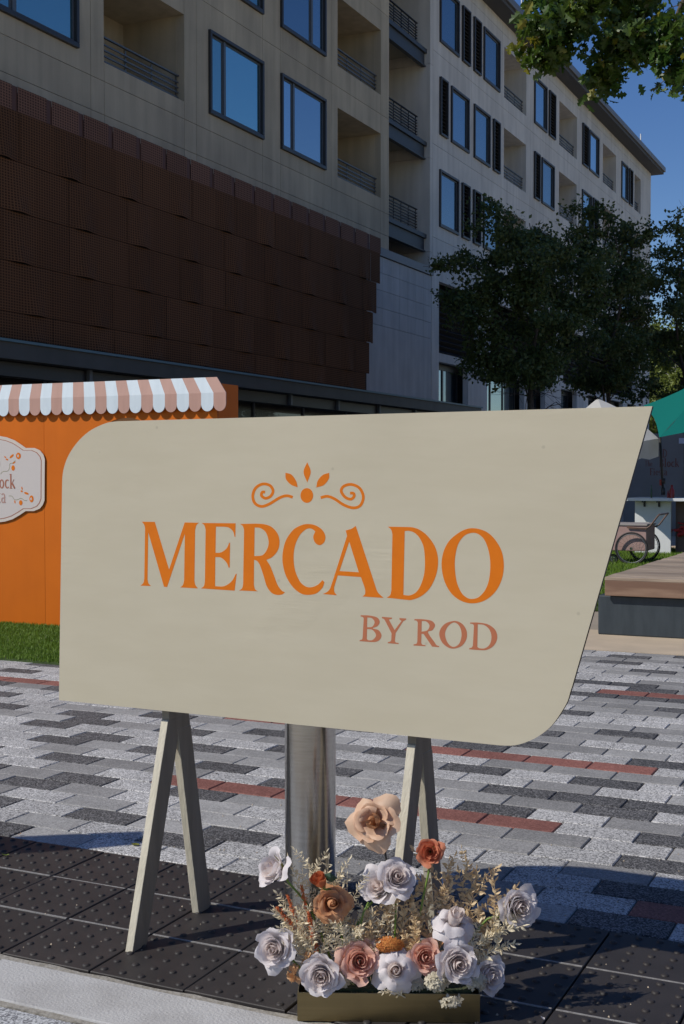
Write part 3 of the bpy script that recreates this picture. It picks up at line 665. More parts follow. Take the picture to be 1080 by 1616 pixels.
def text(s, origin, ex, ey, nz, h, m, parent, wscale=1.0, gap=.05):
    """each character is its own flat letter part"""
    ex, ey, nz, origin = Vector(ex), Vector(ey), Vector(nz), Vector(origin); x = 0
    for ch in s:
        if ch == ' ': x += .35; continue
        w, strokes = GLY[ch]; b = MB()
        for si, (pts, wd) in enumerate(strokes):
            lift = .0015+.0004*si; L_ = []
            for i, p in enumerate(pts):
                a = np.array(pts[max(i-1, 0)]); c = np.array(pts[min(i+1, len(pts)-1)]); d = c-a; d = d/(np.linalg.norm(d)+1e-9)
                ww = wd*(.55+.45*abs(d[1])) if len(pts) > 4 else wd
                nn = np.array([-d[1], d[0]])*ww/2; L_.append((np.array(p)+nn, np.array(p)-nn))
            f = lambda q: origin+ex*((x+q[0])*h*wscale)+ey*(q[1]*h)+nz*lift
            for i in range(len(L_)-1):
                b.add([f(L_[i][0]), f(L_[i][1]), f(L_[i+1][1]), f(L_[i+1][0])], [(0, 1, 2, 3)])
        b.build('letter', m, parent); x += w+gap
    return x*h*wscale

# ------------------------------------------------------------------ orange stall
YF = 9.0; xc = -7.1; xr = -5.425
st = thing('market_stall', (xc, YF, 0), 'bright orange plywood stall with an arched opening beside the green turf', 'stall')
xfold = on(70, 800, 1, YF).x; ztp = 2.12
ax_, az_, ar = on(199, 660, 1, YF).x, on(199, 659, 1, YF).z, .42
lp = [(xfold+.003, 0), (xr, 0), (xr, ztp), (xfold+.003, ztp)]
hole = [(ax_+ar*math.cos(R(a)), az_-ar+ar*math.sin(R(a))) for a in range(0, 181, 9)]+[(ax_-ar, 1.02), (ax_+ar, 1.02)]
flat_shape('front_panel', [lp, hole], (0, YF+.01, 0), (1, 0, 0), (0, 0, 1), M['stall'], st, thick=.018)
an = R(1.2); ex = Vector((-math.cos(an), -math.sin(an), 0))
b = MB(); L0 = 1.65
b.obox(Vector((xfold, YF+.01, ztp/2))+ex*L0/2, ex*L0/2, Vector((-ex.y, ex.x, 0))*.009, (0, 0, ztp/2)); b.build('wing_panel', M['stall'], st)
ysb = on(376, 630, 0, xr).y
b = MB(); b.box(xr-.018, xr, YF+.02, ysb, 0, ztp-.002); b.build('side_panel', M['stall'], st)
b = MB(); b.box(xfold-1.6, xr-.02, ysb-.02, ysb, 0, ztp-.004); b.box(xfold-1.6, xfold-1.58, YF+.3, ysb-.021, 0, ztp-.004); b.build('back_panel', M['stall_in'], st)
b = MB(); b.box(xfold+.1, xr-.03, YF+.025, YF+.4, .98, 1.0); b.build('inner_shelf', M['stall_in'], st)
# fan shaped awning board
aw = thing('striped_awning', (xc, YF-.07, 1.88), 'white and pink striped awning with scalloped edge across the orange stall top', 'awning')
zt, zk, zs = 2.165, 2.035, 1.945; wt, wb = .1125, .119
for i in range(30):
    u0, u1 = i-15, i-14
    x0t, x1t, x0b, x1b = xc+u0*wt, xc+u1*wt, xc+u0*wb, xc+u1*wb
    rr = (x1b-x0b)/2; cxs = (x0b+x1b)/2
    lp = [(x0t, zt), (x0b, zk), (x0b, zs)]+[(cxs+rr*math.cos(R(a)), zs+(-.062)*math.sin(R(180-a))) for a in range(165, 0, -15)]+[(x1b, zs), (x1b, zk), (x1t, zt)]
    b = MB(); n = len(lp); yb = YF-.045; 
    fy_ = [yb-.0 for p in lp]
    fv = [(x, yb+(0 if z <= zk+.001 else .02), z) for (x, z) in lp]; bv = [(x, y+.009, z) for (x, y, z) in fv]
    fc = [tuple([0, 1, n-2, n-1][::1]), tuple(range(1, n-1))]; b.add(fv+bv, [fc[0], fc[1], tuple(n+k for k in range(1, n-1))[::-1]]+[(k, (k+1) % n, n+(k+1) % n, n+k)[::-1] for k in range(n)])
    b.build('awning_stripe', M['awn_p'] if i % 2 else M['awn_w'], aw)
b = MB()
for i in range(4): x = xc-1.5+i*1.0; b.box(x, x+.03, YF-.03, YF-.0, 2.0, 2.03)
b.build('bracket', M['stall_in'], aw)
# plaque on the wing panel
plq = thing('plaque', (xfold-.5, YF-.05, 1.3), 'cream scalloped plaque with orange flower sprigs and lettering on the stall', 'sign')
nzp = Vector((ex.y, -ex.x, 0)); exr = -ex       # exr points right along the wing panel, face normal towards viewer
nzp = exr.cross(Vector((0, 0, 1)))
def fold_pt(px_, py_):  # photo direction -> wing-panel plane coordinates (u to the right, z)
    r = ray(px_, py_); P0 = Vector((xfold, YF, 0))+nzp*.002; t = (P0-CAMP).dot(nzp)/r.dot(nzp); q = CAMP+r*t; return (q-P0).dot(exr), q.z
Z3 = lambda x, y: fold_pt(x/10.77, 680+y/10.77)
right = [Z3(*p) for p in [(0, 85), (130, 110), (260, 160), (360, 225), (450, 290), (600, 290), (690, 330), (750, 400), (775, 480), (772, 800), (770, 1180), (740, 1260), (690, 1320), (590, 1362), (450, 1362), (350, 1430), (230, 1500), (100, 1540), (0, 1552)]]
umid = right[0][0]-.16
top0 = (umid, right[0][1]+.02); bot0 = (umid, right[-1][1]-.02)
def mirror(pts): return [(2*umid-u, z) for (u, z) in reversed(pts)]
lp = right+[bot0]+mirror(right)+[top0]
O3 = Vector((xfold, YF, 0))+nzp*.002
flat_shape('plaque_board', [lp], O3+nzp*.0095, exr, (0, 0, 1), M['plaque_rim'], plq, thick=.005)
cen = (umid, (right[0][1]+right[-1][1])/2)
def inset(k): return [(cen[0]+(u-cen[0])*(1-k*.75), cen[1]+(z-cen[1])*(1-k)) for (u, z) in lp]
flat_shape('rim_line', [inset(.068), inset(.083)], O3+nzp*.0127, exr, (0, 0, 1), M['plaque_brown'], plq, thick=.0008)
flat_shape('plaque_face', [inset(.084)], O3+nzp*.0126, exr, (0, 0, 1), M['plaque'], plq, thick=.0008)
def ptx(px_, py_, lift=.0145): u, z = fold_pt(px_, py_); return O3+exr*u+Vector((0, 0, z))+nzp*lift
# Block / Fiesta / ROD: right hand letters where the photograph shows them
u_k, z_k = fold_pt(26, 771); hcap = .20
def tw(s, gap=.05): return sum(GLY[c][0]+gap for c in s if c != ' ')
hh = (fold_pt(10, 748)[1]-z_k)/1.0; 
text('Block', O3+exr*(u_k-tw('Block', .03)*hh*.96*.95)+Vector((0, 0, z_k))+nzp*.0128, exr, (0, 0, 1), nzp, hh*.96, M['plaque_brown'], plq, .95, .03)
u_a, z_a = fold_pt(11.5, 793.5)
text('Fiesta', O3+exr*(u_a-tw('Fiesta', .03)*hh*.98*.93)+Vector((0, 0, z_a))+nzp*.0128, exr, (0, 0, 1), nzp, hh*.98, M['plaque_pink'], plq, .93, .03)
u_d, z_d = fold_pt(3, 741)
text('ROD', O3+exr*(u_d-tw('ROD', .03)*hh*.62)+Vector((0, 0, z_d))+nzp*.0128, exr, (0, 0, 1), nzp, hh*.8, M['orange'], plq, .75, .03)
def blob(cx, cy, rx, ry, rot=0, m='orange', n=10):
    u, z = Z3(cx, cy); k = abs(Z3(100, 0)[0]-Z3(0, 0)[0])/100; b = MB()
    vs = []; a = R(rot)
    for i in range(n):
        th = 2*math.pi*i/n; x, y = rx*math.cos(th), ry*math.sin(th); vs.append((x*math.cos(a)-y*math.sin(a), x*math.sin(a)+y*math.cos(a)))
    b.add([O3+exr*(u+x*k)+Vector((0, 0, z-y*k))+nzp*.0142 for x, y in vs], [tuple(range(n))[::-1]]); b.build('flower_mark', M[m], plq)
for c in [(330, 425, 42, 45), (240, 630, 30, 38), (215, 430, 42, 16, -35), (135, 485, 24, 12, 20), (105, 445, 20, 9, 30), (370, 1220, 30, 36), (552, 1155, 36, 48), (465, 1060, 40, 15, 15), (385, 1025, 20, 12, 20), (390, 975, 10, 24, -15), (270, 1205, 10, 22, -10), (255, 540, 30, 8, -30)]: blob(*c)
for c in [(325, 425, 14, 20), (545, 1155, 14, 20)]:
    u, z = Z3(c[0], c[1]); k = abs(Z3(100, 0)[0]-Z3(0, 0)[0])/100; b = MB(); b.add([O3+exr*(u+c[2]*k*math.cos(q))+Vector((0, 0, z-c[3]*k*math.sin(q)))+nzp*.0146 for q in [i*.785 for i in range(8)]], [tuple(range(8))[::-1]]); b.build('flower_mark', M['plaque'], plq)
def vine(pts, w=5):
    k = abs(Z3(100, 0)[0]-Z3(0, 0)[0])/100; b = MB(); sp = smooth_path([(x, y, 1) for x, y in pts]+[(x, y, 1) for x, y in pts[::-1]], 4)[:len(pts)*4-4]
    P = [Z3(*q) for q in sp]
    for i in range(len(P)-1):
        d = np.array(P[i+1])-np.array(P[i]); l = np.linalg.norm(d)+1e-9; nn = np.array([-d[1], d[0]])/l*w*k/2
        q = [np.array(P[i])+nn, np.array(P[i])-nn, np.array(P[i+1])-nn, np.array(P[i+1])+nn]
        b.add([O3+exr*v[0]+Vector((0, 0, v[1]))+nzp*.0138 for v in q], [(0, 1, 2, 3)])
    b.build('vine_line', M['leaf_yellow'], plq)
vine([(25, 735), (70, 690), (150, 680), (180, 620), (185, 560), (230, 545), (290, 490)]); vine([(165, 1105), (220, 1110), (260, 1165), (310, 1170), (375, 1145), (430, 1180), (490, 1185)])

# ------------------------------------------------------------------ MERCADO sign
YB = 3.115
sign = thing('sandwich_sign', (-1.6, YB+.05, 0), 'large cream board sign with orange MERCADO lettering on trestle legs', 'sign')
BP = lambda x, y: ((lambda q: (q.x, q.z))(on(x, y, 1, YB)))
outl = [(93, 1105), (98, 765), (98.6, 752, 1), (101, 738, 1), (107, 721, 1), (117, 704.5, 1), (129.5, 690, 1), (144, 678.5, 1), (160, 670.5, 1), (172, 666.5, 1), (186, 664.7), (1030, 641),
        (903.5, 1083), (900.5, 1092, 1), (896, 1107, 1), (887, 1123, 1), (873, 1143, 1), (857, 1157.5, 1), (839, 1168, 1), (821, 1174.6, 1), (808, 1176.8, 1), (790, 1176.6)]
lp = [BP(*p) for p in smooth_path(outl, 5)]
bd = flat_shape('board', [lp], (0, YB+.0075, 0), (1, 0, 0), (0, 0, 1), M['cream'], sign, thick=.015)
bd.data.materials.append(M['board_back'])
for p in bd.data.polygons:
    if abs(p.normal.y) < .5 and p.normal.x > .3 and p.normal.z < .1: p.material_index = 1
def Lt(name, loops, ox, oy, sc, m):
    L2 = [[BP(ox+x/sc, oy+y/sc) for x, y in smooth_path(l, 6)] for l in loops]
    return flat_shape('letter' if name else 'ornament', L2, (0, YB-.0002, 0), (1, 0, 0), (0, 0, 1), M[m], sign, thick=.0003)
s = 1
Lt(1, [[(82, 120), (265, 122), (468, 800), (690, 130), (890, 135), (856, 170, s), (838, 240), (828, 960), (842, 1020, s), (878, 1068), (628, 1053), (665, 1018, s), (682, 950), (692, 290), (440, 1048), (395, 1043), (172, 270), (162, 940), (175, 995, s), (210, 1033), (62, 1028), (102, 990, s), (116, 930), (127, 210), (114, 162, s)]], 215, 810, 9, 'orange')
Lt(1, [[(28, 118), (440, 122), (437, 288), (428, 288), (408, 220, s), (345, 170, s), (200, 162), (195, 482), (262, 476, s), (330, 428, s), (362, 360), (373, 360), (368, 662), (356, 662), (328, 598, s), (262, 540, s), (193, 533), (190, 888), (300, 888, s), (392, 828, s), (443, 738), (453, 738), (428, 942), (18, 915), (54, 885, s), (66, 830), (75, 200), (60, 148, s)]], 315, 810, 7.714, 'orange')
Lt(1, [[(495, 130), (690, 126), (790, 134, s), (880, 168, s), (952, 250, s), (975, 350, s), (955, 450, s), (890, 530, s), (815, 568), (860, 640, s), (905, 750, s), (950, 870, s), (1000, 940, s), (1040, 962), (1012, 986, s), (950, 995, s), (880, 970, s), (820, 890, s), (780, 760, s), (735, 630, s), (702, 582, s), (665, 566), (663, 870), (677, 925, s), (710, 950), (483, 940), (520, 912, s), (532, 860), (543, 205), (528, 157, s)],
       [(672, 172), (740, 180, s), (808, 232, s), (842, 340, s), (827, 430, s), (770, 508, s), (667, 522)]], 315, 810, 7.714, 'orange')
Lt(1, [[(485, 182), (440, 150, s), (380, 152, s), (300, 222, s), (240, 350, s), (221, 500, s), (240, 660, s), (300, 795, s), (370, 854, s), (440, 862, s), (515, 832, s), (572, 776), (596, 800), (572, 868, s), (500, 935, s), (410, 955, s), (320, 943, s), (220, 870, s), (130, 730, s), (88, 570, s), (90, 430, s), (130, 285, s), (220, 160, s), (320, 105, s), (400, 92, s), (490, 110, s), (570, 165, s), (607, 240, s), (594, 312, s), (540, 350, s), (485, 322, s), (460, 250, s)]], 435, 815, 7.714, 'orange')
Lt(1, [[(438, 116), (690, 890), (712, 932, s), (776, 992), (520, 975), (550, 945, s), (549, 880, s), (500, 738), (218, 718), (174, 862), (178, 920, s), (208, 960), (38, 945), (95, 915, s), (130, 866, s), (332, 235), (315, 170), (385, 150, s)], [(358, 306), (475, 680), (240, 665)]], 505, 815, 7.714, 'orange')
Lt(1, [[(82, 120), (420, 126), (500, 132, s), (610, 168, s), (740, 262, s), (868, 430, s), (930, 620, s), (930, 820, s), (880, 1010, s), (780, 1190, s), (640, 1310, s), (480, 1370, s), (380, 1366), (60, 1330), (118, 1290, s), (140, 1210), (158, 250), (136, 172, s)],
       [(368, 195), (440, 192, s), (530, 222, s), (620, 312, s), (690, 470, s), (712, 700, s), (700, 920, s), (640, 1120, s), (560, 1240, s), (450, 1292, s), (345, 1285)]], 605, 820, 10.8, 'orange')
Lt(1, [[(x, y, 1) for x, y in [(550, 122), (400, 160), (230, 290), (140, 450), (110, 650), (150, 870), (250, 1050), (390, 1155), (550, 1190), (720, 1150), (870, 1030), (965, 850), (995, 650), (960, 440), (850, 260), (720, 160)]],
       [(x, y, 1) for x, y in [(550, 187), (440, 225), (350, 340), (305, 520), (300, 700), (330, 900), (400, 1050), (480, 1115), (550, 1127), (640, 1100), (730, 1000), (785, 850), (803, 640), (780, 450), (720, 290), (640, 210)]]], 685, 820, 9, 'orange')
by = (560, 960, 4.596, 'rust_ink')
Lt(1, [[(45, 50), (110, 53, s), (165, 68, s), (182, 100, s), (165, 130, s), (132, 145, s), (175, 160, s), (195, 197, s), (178, 232, s), (140, 245, s), (35, 238), (38, 230), (53, 226, s), (58, 212), (66, 75), (60, 64, s), (43, 59)], [(92, 66), (125, 72, s), (145, 100, s), (128, 133, s), (90, 138)], [(90, 150), (130, 157, s), (155, 195, s), (133, 228, s), (100, 232, s), (88, 222)]], *by)
Lt(1, [[(198, 62), (272, 68), (270, 77), (248, 82), (290, 158), (340, 92), (325, 81), (325, 71), (375, 74), (372, 83), (352, 95), (297, 180), (292, 238), (299, 248, s), (320, 252), (318, 260), (240, 253), (242, 245), (260, 240, s), (266, 228), (268, 182), (222, 92), (212, 78, s), (198, 72)]], *by)
Lt(1, [[(435, 78), (500, 80, s), (560, 92, s), (583, 122, s), (565, 158, s), (532, 174, s), (582, 250), (595, 268, s), (613, 274), (612, 282), (562, 278), (500, 186), (485, 185), (483, 252), (492, 264, s), (515, 267), (513, 275), (427, 270), (428, 262), (448, 257, s), (455, 242), (458, 104), (450, 91, s), (433, 87)], [(487, 92), (520, 96, s), (543, 125, s), (527, 160, s), (485, 170)]], *by)
Lt(1, [[(x, y, 1) for x, y in [(718, 92), (660, 110), (622, 152), (615, 200), (638, 252), (682, 286), (725, 292), (778, 272), (810, 225), (814, 172), (792, 125), (758, 99)]], [(x, y, 1) for x, y in [(718, 103), (678, 130), (656, 180), (665, 230), (690, 268), (722, 280), (758, 257), (775, 205), (771, 155), (750, 117)]]], *by)
Lt(1, [[(838, 103), (900, 104, s), (970, 118, s), (1020, 157, s), (1035, 212, s), (1012, 268, s), (960, 301, s), (900, 303, s), (830, 297), (833, 289), (850, 284, s), (858, 270), (866, 128), (858, 115, s), (837, 111)], [(893, 115), (940, 122, s), (978, 155, s), (993, 207, s), (980, 262, s), (945, 290, s), (905, 290, s), (890, 280)]], *by)
orn = (390, 720, 5.684, 'orange')
Lt(0, [[(537+57*math.cos(R(a)), 352+66*math.sin(R(a))) for a in range(0, 360, 12)]], *orn)
Lt(0, [[(541, 53), (572, 140, s), (541, 235), (508, 140, s)]], *orn)
Lt(0, [[(345, 148), (400, 165, s), (442, 225, s), (455, 278), (395, 255, s), (350, 205, s)]], *orn)
Lt(0, [[(738, 148), (735, 200, s), (690, 258, s), (622, 280), (635, 220, s), (680, 168, s)]], *orn)
def ribbon_loop(pts, w):
    K = len(pts); cl = []
    for i in range(K-1):
        p0 = np.array(pts[max(i-1, 0)], float); p1 = np.array(pts[i], float); p2 = np.array(pts[i+1], float); p3 = np.array(pts[min(i+2, K-1)], float)
        for k in range(5):
            u = k/5; cl.append(.5*((2*p1)+(-p0+p2)*u+(2*p0-5*p1+4*p2-p3)*u*u+(-p0+3*p1-3*p2+p3)*u**3))
    cl.append(np.array(pts[-1], float)); A = []; B_ = []
    for i in range(len(cl)):
        d = cl[min(i+1, len(cl)-1)]-cl[max(i-1, 0)]; d /= np.linalg.norm(d); nn = np.array([-d[1], d[0]])*w; A.append(tuple(cl[i]+nn)); B_.append(tuple(cl[i]-nn))
    return A+B_[::-1]
Lt(0, [ribbon_loop([(410, 368), (355, 354), (290, 374), (200, 428), (130, 450), (72, 422), (52, 355), (78, 285), (140, 249), (205, 262), (234, 310), (212, 358), (165, 377), (130, 352), (138, 322), (162, 322)], 12.5)], *orn)
Lt(0, [ribbon_loop([(662, 372), (720, 359), (785, 382), (870, 437), (955, 463), (1018, 440), (1044, 365), (1012, 288), (940, 253), (870, 268), (846, 312), (880, 366), (930, 385), (960, 362), (956, 333), (925, 331)], 12.5)], *orn)
# trestle legs: front leg, rear leg, and the upright block behind the board
XA = -2.069; qB = on(650, 1181, 2, .632); XB = qB.x
def trestle(x, nm):
    w = .025; d = .074
    def leg(y0f, y1f, zt_, yoff, sgn):
        b = MB(); sl = (y1f-y0f)/zt_
        dy = d
        vs = []
        for z in (0, zt_):
            yc = y0f+sl*z
            vs += [(x-w+yoff, yc, z), (x+yoff, yc, z), (x+yoff, yc+dy, z), (x-w+yoff, yc+dy, z)]
        b.add(vs, [(0, 3, 2, 1), (4, 5, 6, 7), (0, 1, 5, 4), (1, 2, 6, 5), (2, 3, 7, 6), (3, 0, 4, 7)])
        b.m = [0, 0, 0, 1, 0, 1]; b.build('leg', [M['cream_leg'], M['shade_tone_side']], sign, bevel=.002)
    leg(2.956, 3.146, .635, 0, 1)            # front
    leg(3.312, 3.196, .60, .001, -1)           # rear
    b = MB(); b.box(x-.030, x-.002, YB+.0156, YB+.13, .765, 1.35); b.build('back_brace', M['cream_leg'], sign)
trestle(XA, 'a'); trestle(XB, 'b')
b = MB()
for X_ in (XA, XB):
    # apex block that joins both legs up to the board
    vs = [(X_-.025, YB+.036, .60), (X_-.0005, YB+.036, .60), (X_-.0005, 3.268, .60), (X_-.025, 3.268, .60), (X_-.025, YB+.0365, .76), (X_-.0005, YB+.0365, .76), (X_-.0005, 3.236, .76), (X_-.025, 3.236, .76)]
    b = MB(); b.add(vs, [(0, 3, 2, 1), (4, 5, 6, 7), (0, 1, 5, 4), (1, 2, 6, 5), (2, 3, 7, 6), (3, 0, 4, 7)]); b.build('apex_block', M['shade_tone_side'], sign)

# ------------------------------------------------------------------ steel bollard
pl = on(447, 1505, 2, 0); prr = on(531, 1505, 2, 0); rad = (prr-pl).length/2*1.0
pc = on(489, 1503, 2, 0)+Vector((FW.x, FW.y, 0)).normalized()*rad
bol = thing('bollard', (pc.x, pc.y, 0), 'brushed stainless steel bollard standing behind the cream sign board', 'bollard')
def lathe(prof, c, n=64):
    b = MB(); base = 0
    for (r_, z) in prof:
        for k in range(n): a = 2*math.pi*k/n; b.v.append((c[0]+r_*math.cos(a), c[1]+r_*math.sin(a), c[2]+z))
    for i in range(len(prof)-1):
        for k in range(n): b.f.append((i*n+k, i*n+(k+1) % n, (i+1)*n+(k+1) % n, (i+1)*n+k)); b.m.append(0)
    b.f.append(tuple(range((len(prof)-1)*n, len(prof)*n))); b.m.append(0)
    return b
rad *= 1.0
lathe([(rad*.975, 0), (rad*.975, 1.0), (rad*.95, 1.012), (rad*.1, 1.03)], (pc.x, pc.y, 0), 80).build('post', M['steel'], bol, smooth=True)
lathe([(rad*1.0, .0), (rad*1.0, .012), (rad*.976, .014)], (pc.x, pc.y, .002)).build('base_ring', M['steel'], bol, smooth=False)

# ------------------------------------------------------------------ flower box
P0 = on(469.5, 1612.5, 2, 0); P1 = on(758, 1615.5, 2, 0)
U = (P1-P0); BW = U.length; U.normalize(); Vn = Vector((-U.y, U.x, 0)); 
if Vn.dot(FW) < 0: Vn = -Vn
BD, BH = .13, on(469.5, 1566.5, 2, 0) and ((on(469.5, 1566.5, 1, P0.y)).z)
cb = (P0+P1)/2+Vn*BD/2
box = thing('planter_box', tuple(cb), 'low brushed brass rectangular planter box at the foot of the sign', 'planter')
def slab(u0, u1, v0, v1, z0, z1, m, name, par, bev=0):
    b = MB(); c = P0+U*(u0+u1)/2+Vn*(v0+v1)/2+Vector((0, 0, (z0+z1)/2)); b.obox(c, U*(u1-u0)/2, Vn*(v1-v0)/2, (0, 0, (z1-z0)/2)); return b.build(name, m, par, bevel=bev)
tk = .0025
slab(0, BW, 0, tk, .001, BH, M['brass'], 'front_wall', box, .0008); slab(0, BW, BD-tk, BD, .001, BH, M['brass'], 'back_wall', box, .0008)
slab(0, tk, tk, BD-tk, .001, BH-.0003, M['brass'], 'side_wall', box); slab(BW-tk, BW, tk, BD-tk, .001, BH-.0003, M['brass'], 'side_wall', box)
slab(tk, BW-tk, tk, BD-tk, .002, .02, M['brass_in'], 'floor', box)
M['foam'] = mat('floral_foam', (.03, .045, .02), .95, col2=(.06, .07, .03), scale=60, bump=1)
slab(.02, BW-.02, .015, BD-.015, .021, BH+.004, M['foam'], 'foam_block', box)
def FP(px_, py_, v):     # photo direction -> point on the upright plane v metres behind the box front
    r = ray(px_, py_); q0 = P0+Vn*v; t = (q0-CAMP).dot(Vn)/r.dot(Vn); return CAMP+r*t
KPX = (FP(600, 1500, .05)-FP(700, 1500, .05)).length/100      # metres per photo pixel here

def petal_mat(name, c, c2, tr=.3): return mat(name, c, .55, spec=.3, col2=c2, scale=38, detail=3, bump=.25, bscale=70, trans=tr, contrast=(.3, .7))
M['p_white'] = petal_mat('white_petals', (.86, .82, .82), (.82, .76, .755), .36)
M['p_blush'] = petal_mat('blush_hearts', (.85, .77, .73), (.80, .70, .66), .36)
M['p_peach'] = petal_mat('peach_petals', (.78, .56, .40), (.72, .46, .30))
M['p_peachc'] = petal_mat('peach_heart', (.56, .28, .14), (.48, .22, .10))
M['p_coral'] = petal_mat('coral_petals', (.76, .31, .18), (.68, .24, .13))
M['p_terra'] = petal_mat('terracotta_petals', (.74, .42, .23), (.60, .27, .12))
M['p_rust'] = petal_mat('rust_petals', (.66, .22, .09), (.56, .15, .06))
M['p_pink'] = petal_mat('dusty_pink_petals', (.88, .58, .47), (.82, .49, .38))
M['p_apric'] = petal_mat('apricot_petals', (.74, .48, .28), (.62, .34, .15))
M['green'] = mat('fresh_green_stem', (.12, .20, .025), .5, col2=(.17, .25, .04), scale=30)
M['dkgreen'] = mat('dark_green_leaf', (.02, .06, .03), .5, col2=(.035, .08, .03), scale=30, trans=.15)
M['dkstem'] = mat('dark_stem', (.04, .035, .025), .6)
M['sepal'] = mat('sepal_olive', (.16, .17, .03), .6, col2=(.26, .2, .06), scale=40, trans=.2)
M['bleach'] = mat('bleached_leaves', (.88, .78, .56), .65, col2=(.76, .65, .44), scale=30, trans=.25)
M['tanleaf'] = mat('tan_dried_leaves', (.74, .57, .34), .65, col2=(.62, .45, .25), scale=30, trans=.25)
M['hyd'] = mat('cream_hydrangea', (.72, .66, .52), .6, col2=(.58, .52, .38), scale=45, trans=.3)
M['yarrow'] = mat('orange_yarrow', (.62, .24, .05), .8, col2=(.45, .12, .02), scale=120)
M['amar'] = mat('rust_amaranth', (.68, .19, .06), .8, col2=(.50, .10, .03), scale=90)
M['burg'] = mat('burgundy_petals', (.10, .01, .01), .6)

fr = random.Random(21)
def petal_geo(Rd, s, w, h, curl, az, lean=0, ruf=.03, z0=-.55, nu=8, nv=8, rnd_=fr, kind='cup'):
    """one petal of a rose of radius Rd, axis +z; s rim radius factor, h rim height factor"""
    ph1, ph2 = rnd_.uniform(0, 6), rnd_.uniform(0, 6); V = []; F = []
    for j in range(nv+1):
        v = j/nv
        for i in range(nu+1):
            u = -1+2*i/nu
            # rounded tip
            vv = v*(1-.16*abs(u)**2.6)
            wid = w*(math.sin(math.pi*(.10+.62*vv))**.75)
            ang = az+u*wid
            if kind == 'cup':
                r = Rd*(.08+(s-.08)*(math.sin(vv*math.pi/2)**.85))
                z = Rd*(z0+(h-z0)*vv**1.15)
            else:          # reflexed: goes out and down
                r = Rd*(.06+(s-.06)*vv)
                z = Rd*(z0+(h-z0)*math.sin(min(1, vv*1.35)*math.pi/2))-Rd*lean*max(0, vv-.45)**1.5
            c = max(0, vv-.72)/.28
            r += Rd*curl*c**1.6*.9; z -= Rd*curl*c**2*.75
            r *= 1+.10*u+ruf*math.sin(u*4+ph1)*vv+ruf*.35*math.sin(u*13+ph2)*vv**3; z += Rd*ruf*1.1*math.sin(u*5+ph2)*vv**2
            r += Rd*.05*(1-u*u)*(-1 if c > .3 else 0)*c
            V.append((r*math.cos(ang), r*math.sin(ang), z))
    for j in range(nv):
        for i in range(nu):
            a = j*(nu+1)+i; F.append((a, a+1, a+nu+2, a+nu+1))
    return V, F
def rose(px_, py_, rpx, v, axis, m, label, style='full', core=None, npet=19, stem=None, stemmat='green', group='roses in the brass planter', sx=1.0, name='rose', calyx=False):
    c = FP(px_, py_, v); Rd = rpx*KPX
    # axis given in view terms: (right, up, toward viewer)
    a = (RT*axis[0]+Vector((0, 0, 1))*axis[1]-Vector((FW.x, FW.y, 0)).normalized()*axis[2]).normalized()
    q = a.to_track_quat('Z', 'Y'); root = thing(name, tuple(c), label, 'flower', group)
    Mx = q.to_matrix(); spin = fr.uniform(0, 6.28); 
    def put(V, F, mm, nm='petal'):
        b = MB(); b.add([c+Mx@Vector(p) for p in V], F); b.build(nm, mm, root, smooth=True)
    ga = 2.4
    shift = -.25*Rd
    spec = []
    if style == 'full':
        for k in range(npet):
            t = k/(npet-1)
            spec.append((.10+.86*t**.9, (1.75-1.0*t**.7), .62-.42*t**1.5, .02+.30*t**1.3, 'cup', 0))
    elif style == 'bud':
        for k in range(npet):
            t = k/(npet-1); spec.append((.10+.52*t, 1.6-.5*t, .95-.25*t, .02+.10*t, 'cup', 0))
    elif style == 'reflex':
        nb = int(npet*.5)
        for k in range(nb):
            t = k/(nb-1); spec.append((.10+.27*t, 1.9-.5*t, .78-.10*t, -.12+.16*t, 'cup', 0))
        for k in range(npet-nb):
            t = k/(npet-nb-1); spec.append((.62+.46*t, 1.0-.15*t, .18-.38*t, .12, 'ref', .5+.5*t))
    elif style == 'open':
        nb = int(npet*.45)
        for k in range(nb):
            t = k/(nb-1); spec.append((.10+.26*t, 1.9-.5*t, .72-.12*t, -.22+.12*t, 'cup', 0))
        for k in range(npet-nb):
            t = k/(npet-nb-1); spec.append((.52+.50*t, 1.12-.2*t, .42-.40*t, .28, 'cup' if t < .6 else 'ref', .3))
    for k, (s_, w_, h_, cu_, kd, ln) in enumerate(spec):
        az = spin+k*ga
        V, F = petal_geo(Rd, s_*fr.uniform(.93, 1.07), w_*fr.uniform(.9, 1.1), h_*fr.uniform(.9, 1.08)+fr.uniform(-.04, .04), cu_*fr.uniform(.6, 1.4), az, ln, ruf=(.03+.05*s_)*(1.0 if style == 'open' else 1), kind=kd, nu=10 if s_ > .3 else 8)
        V = [(x, y, z+shift*.3) for x, y, z in V]
        put(V, F, M[core] if (core and s_ < .38) else M['p_blush'] if (m == 'p_white' and s_ < .45) else M[m])
    if calyx or stem:
        for k in range(5):
            az = k*1.2566+spin; V, F = petal_geo(Rd, .62 if calyx else .42, .30, -.15 if not calyx else .1, .1, az, 0, kind='cup', nu=4, nv=5, z0=-.78)
            put([(x*1.0, y*1.0, z) for x, y, z in V], F, M['sepal'], 'sepal')
    if stem:
        pts = [c-a*Rd*.5, c-a*Rd*.9]+[FP(*p) for p in stem]
        sp = []
        for i in range(len(pts)-1):
            p0, p1, p2, p3 = pts[max(i-1, 0)], pts[i], pts[i+1], pts[min(i+2, len(pts)-1)]
            for k in range(4):
                u = k/4; sp.append(.5*((2*p1)+(-p0+p2)*u+(2*p0-5*p1+4*p2-p3)*u*u+(-p0+3*p1-3*p2+p3)*u**3))
        sp.append(pts[-1]); b = MB(); b.tube(sp, .0028, 7); b.build('stem', M[stemmat], root, smooth=True)
    return root
G_W = 'white roses in the brass planter'
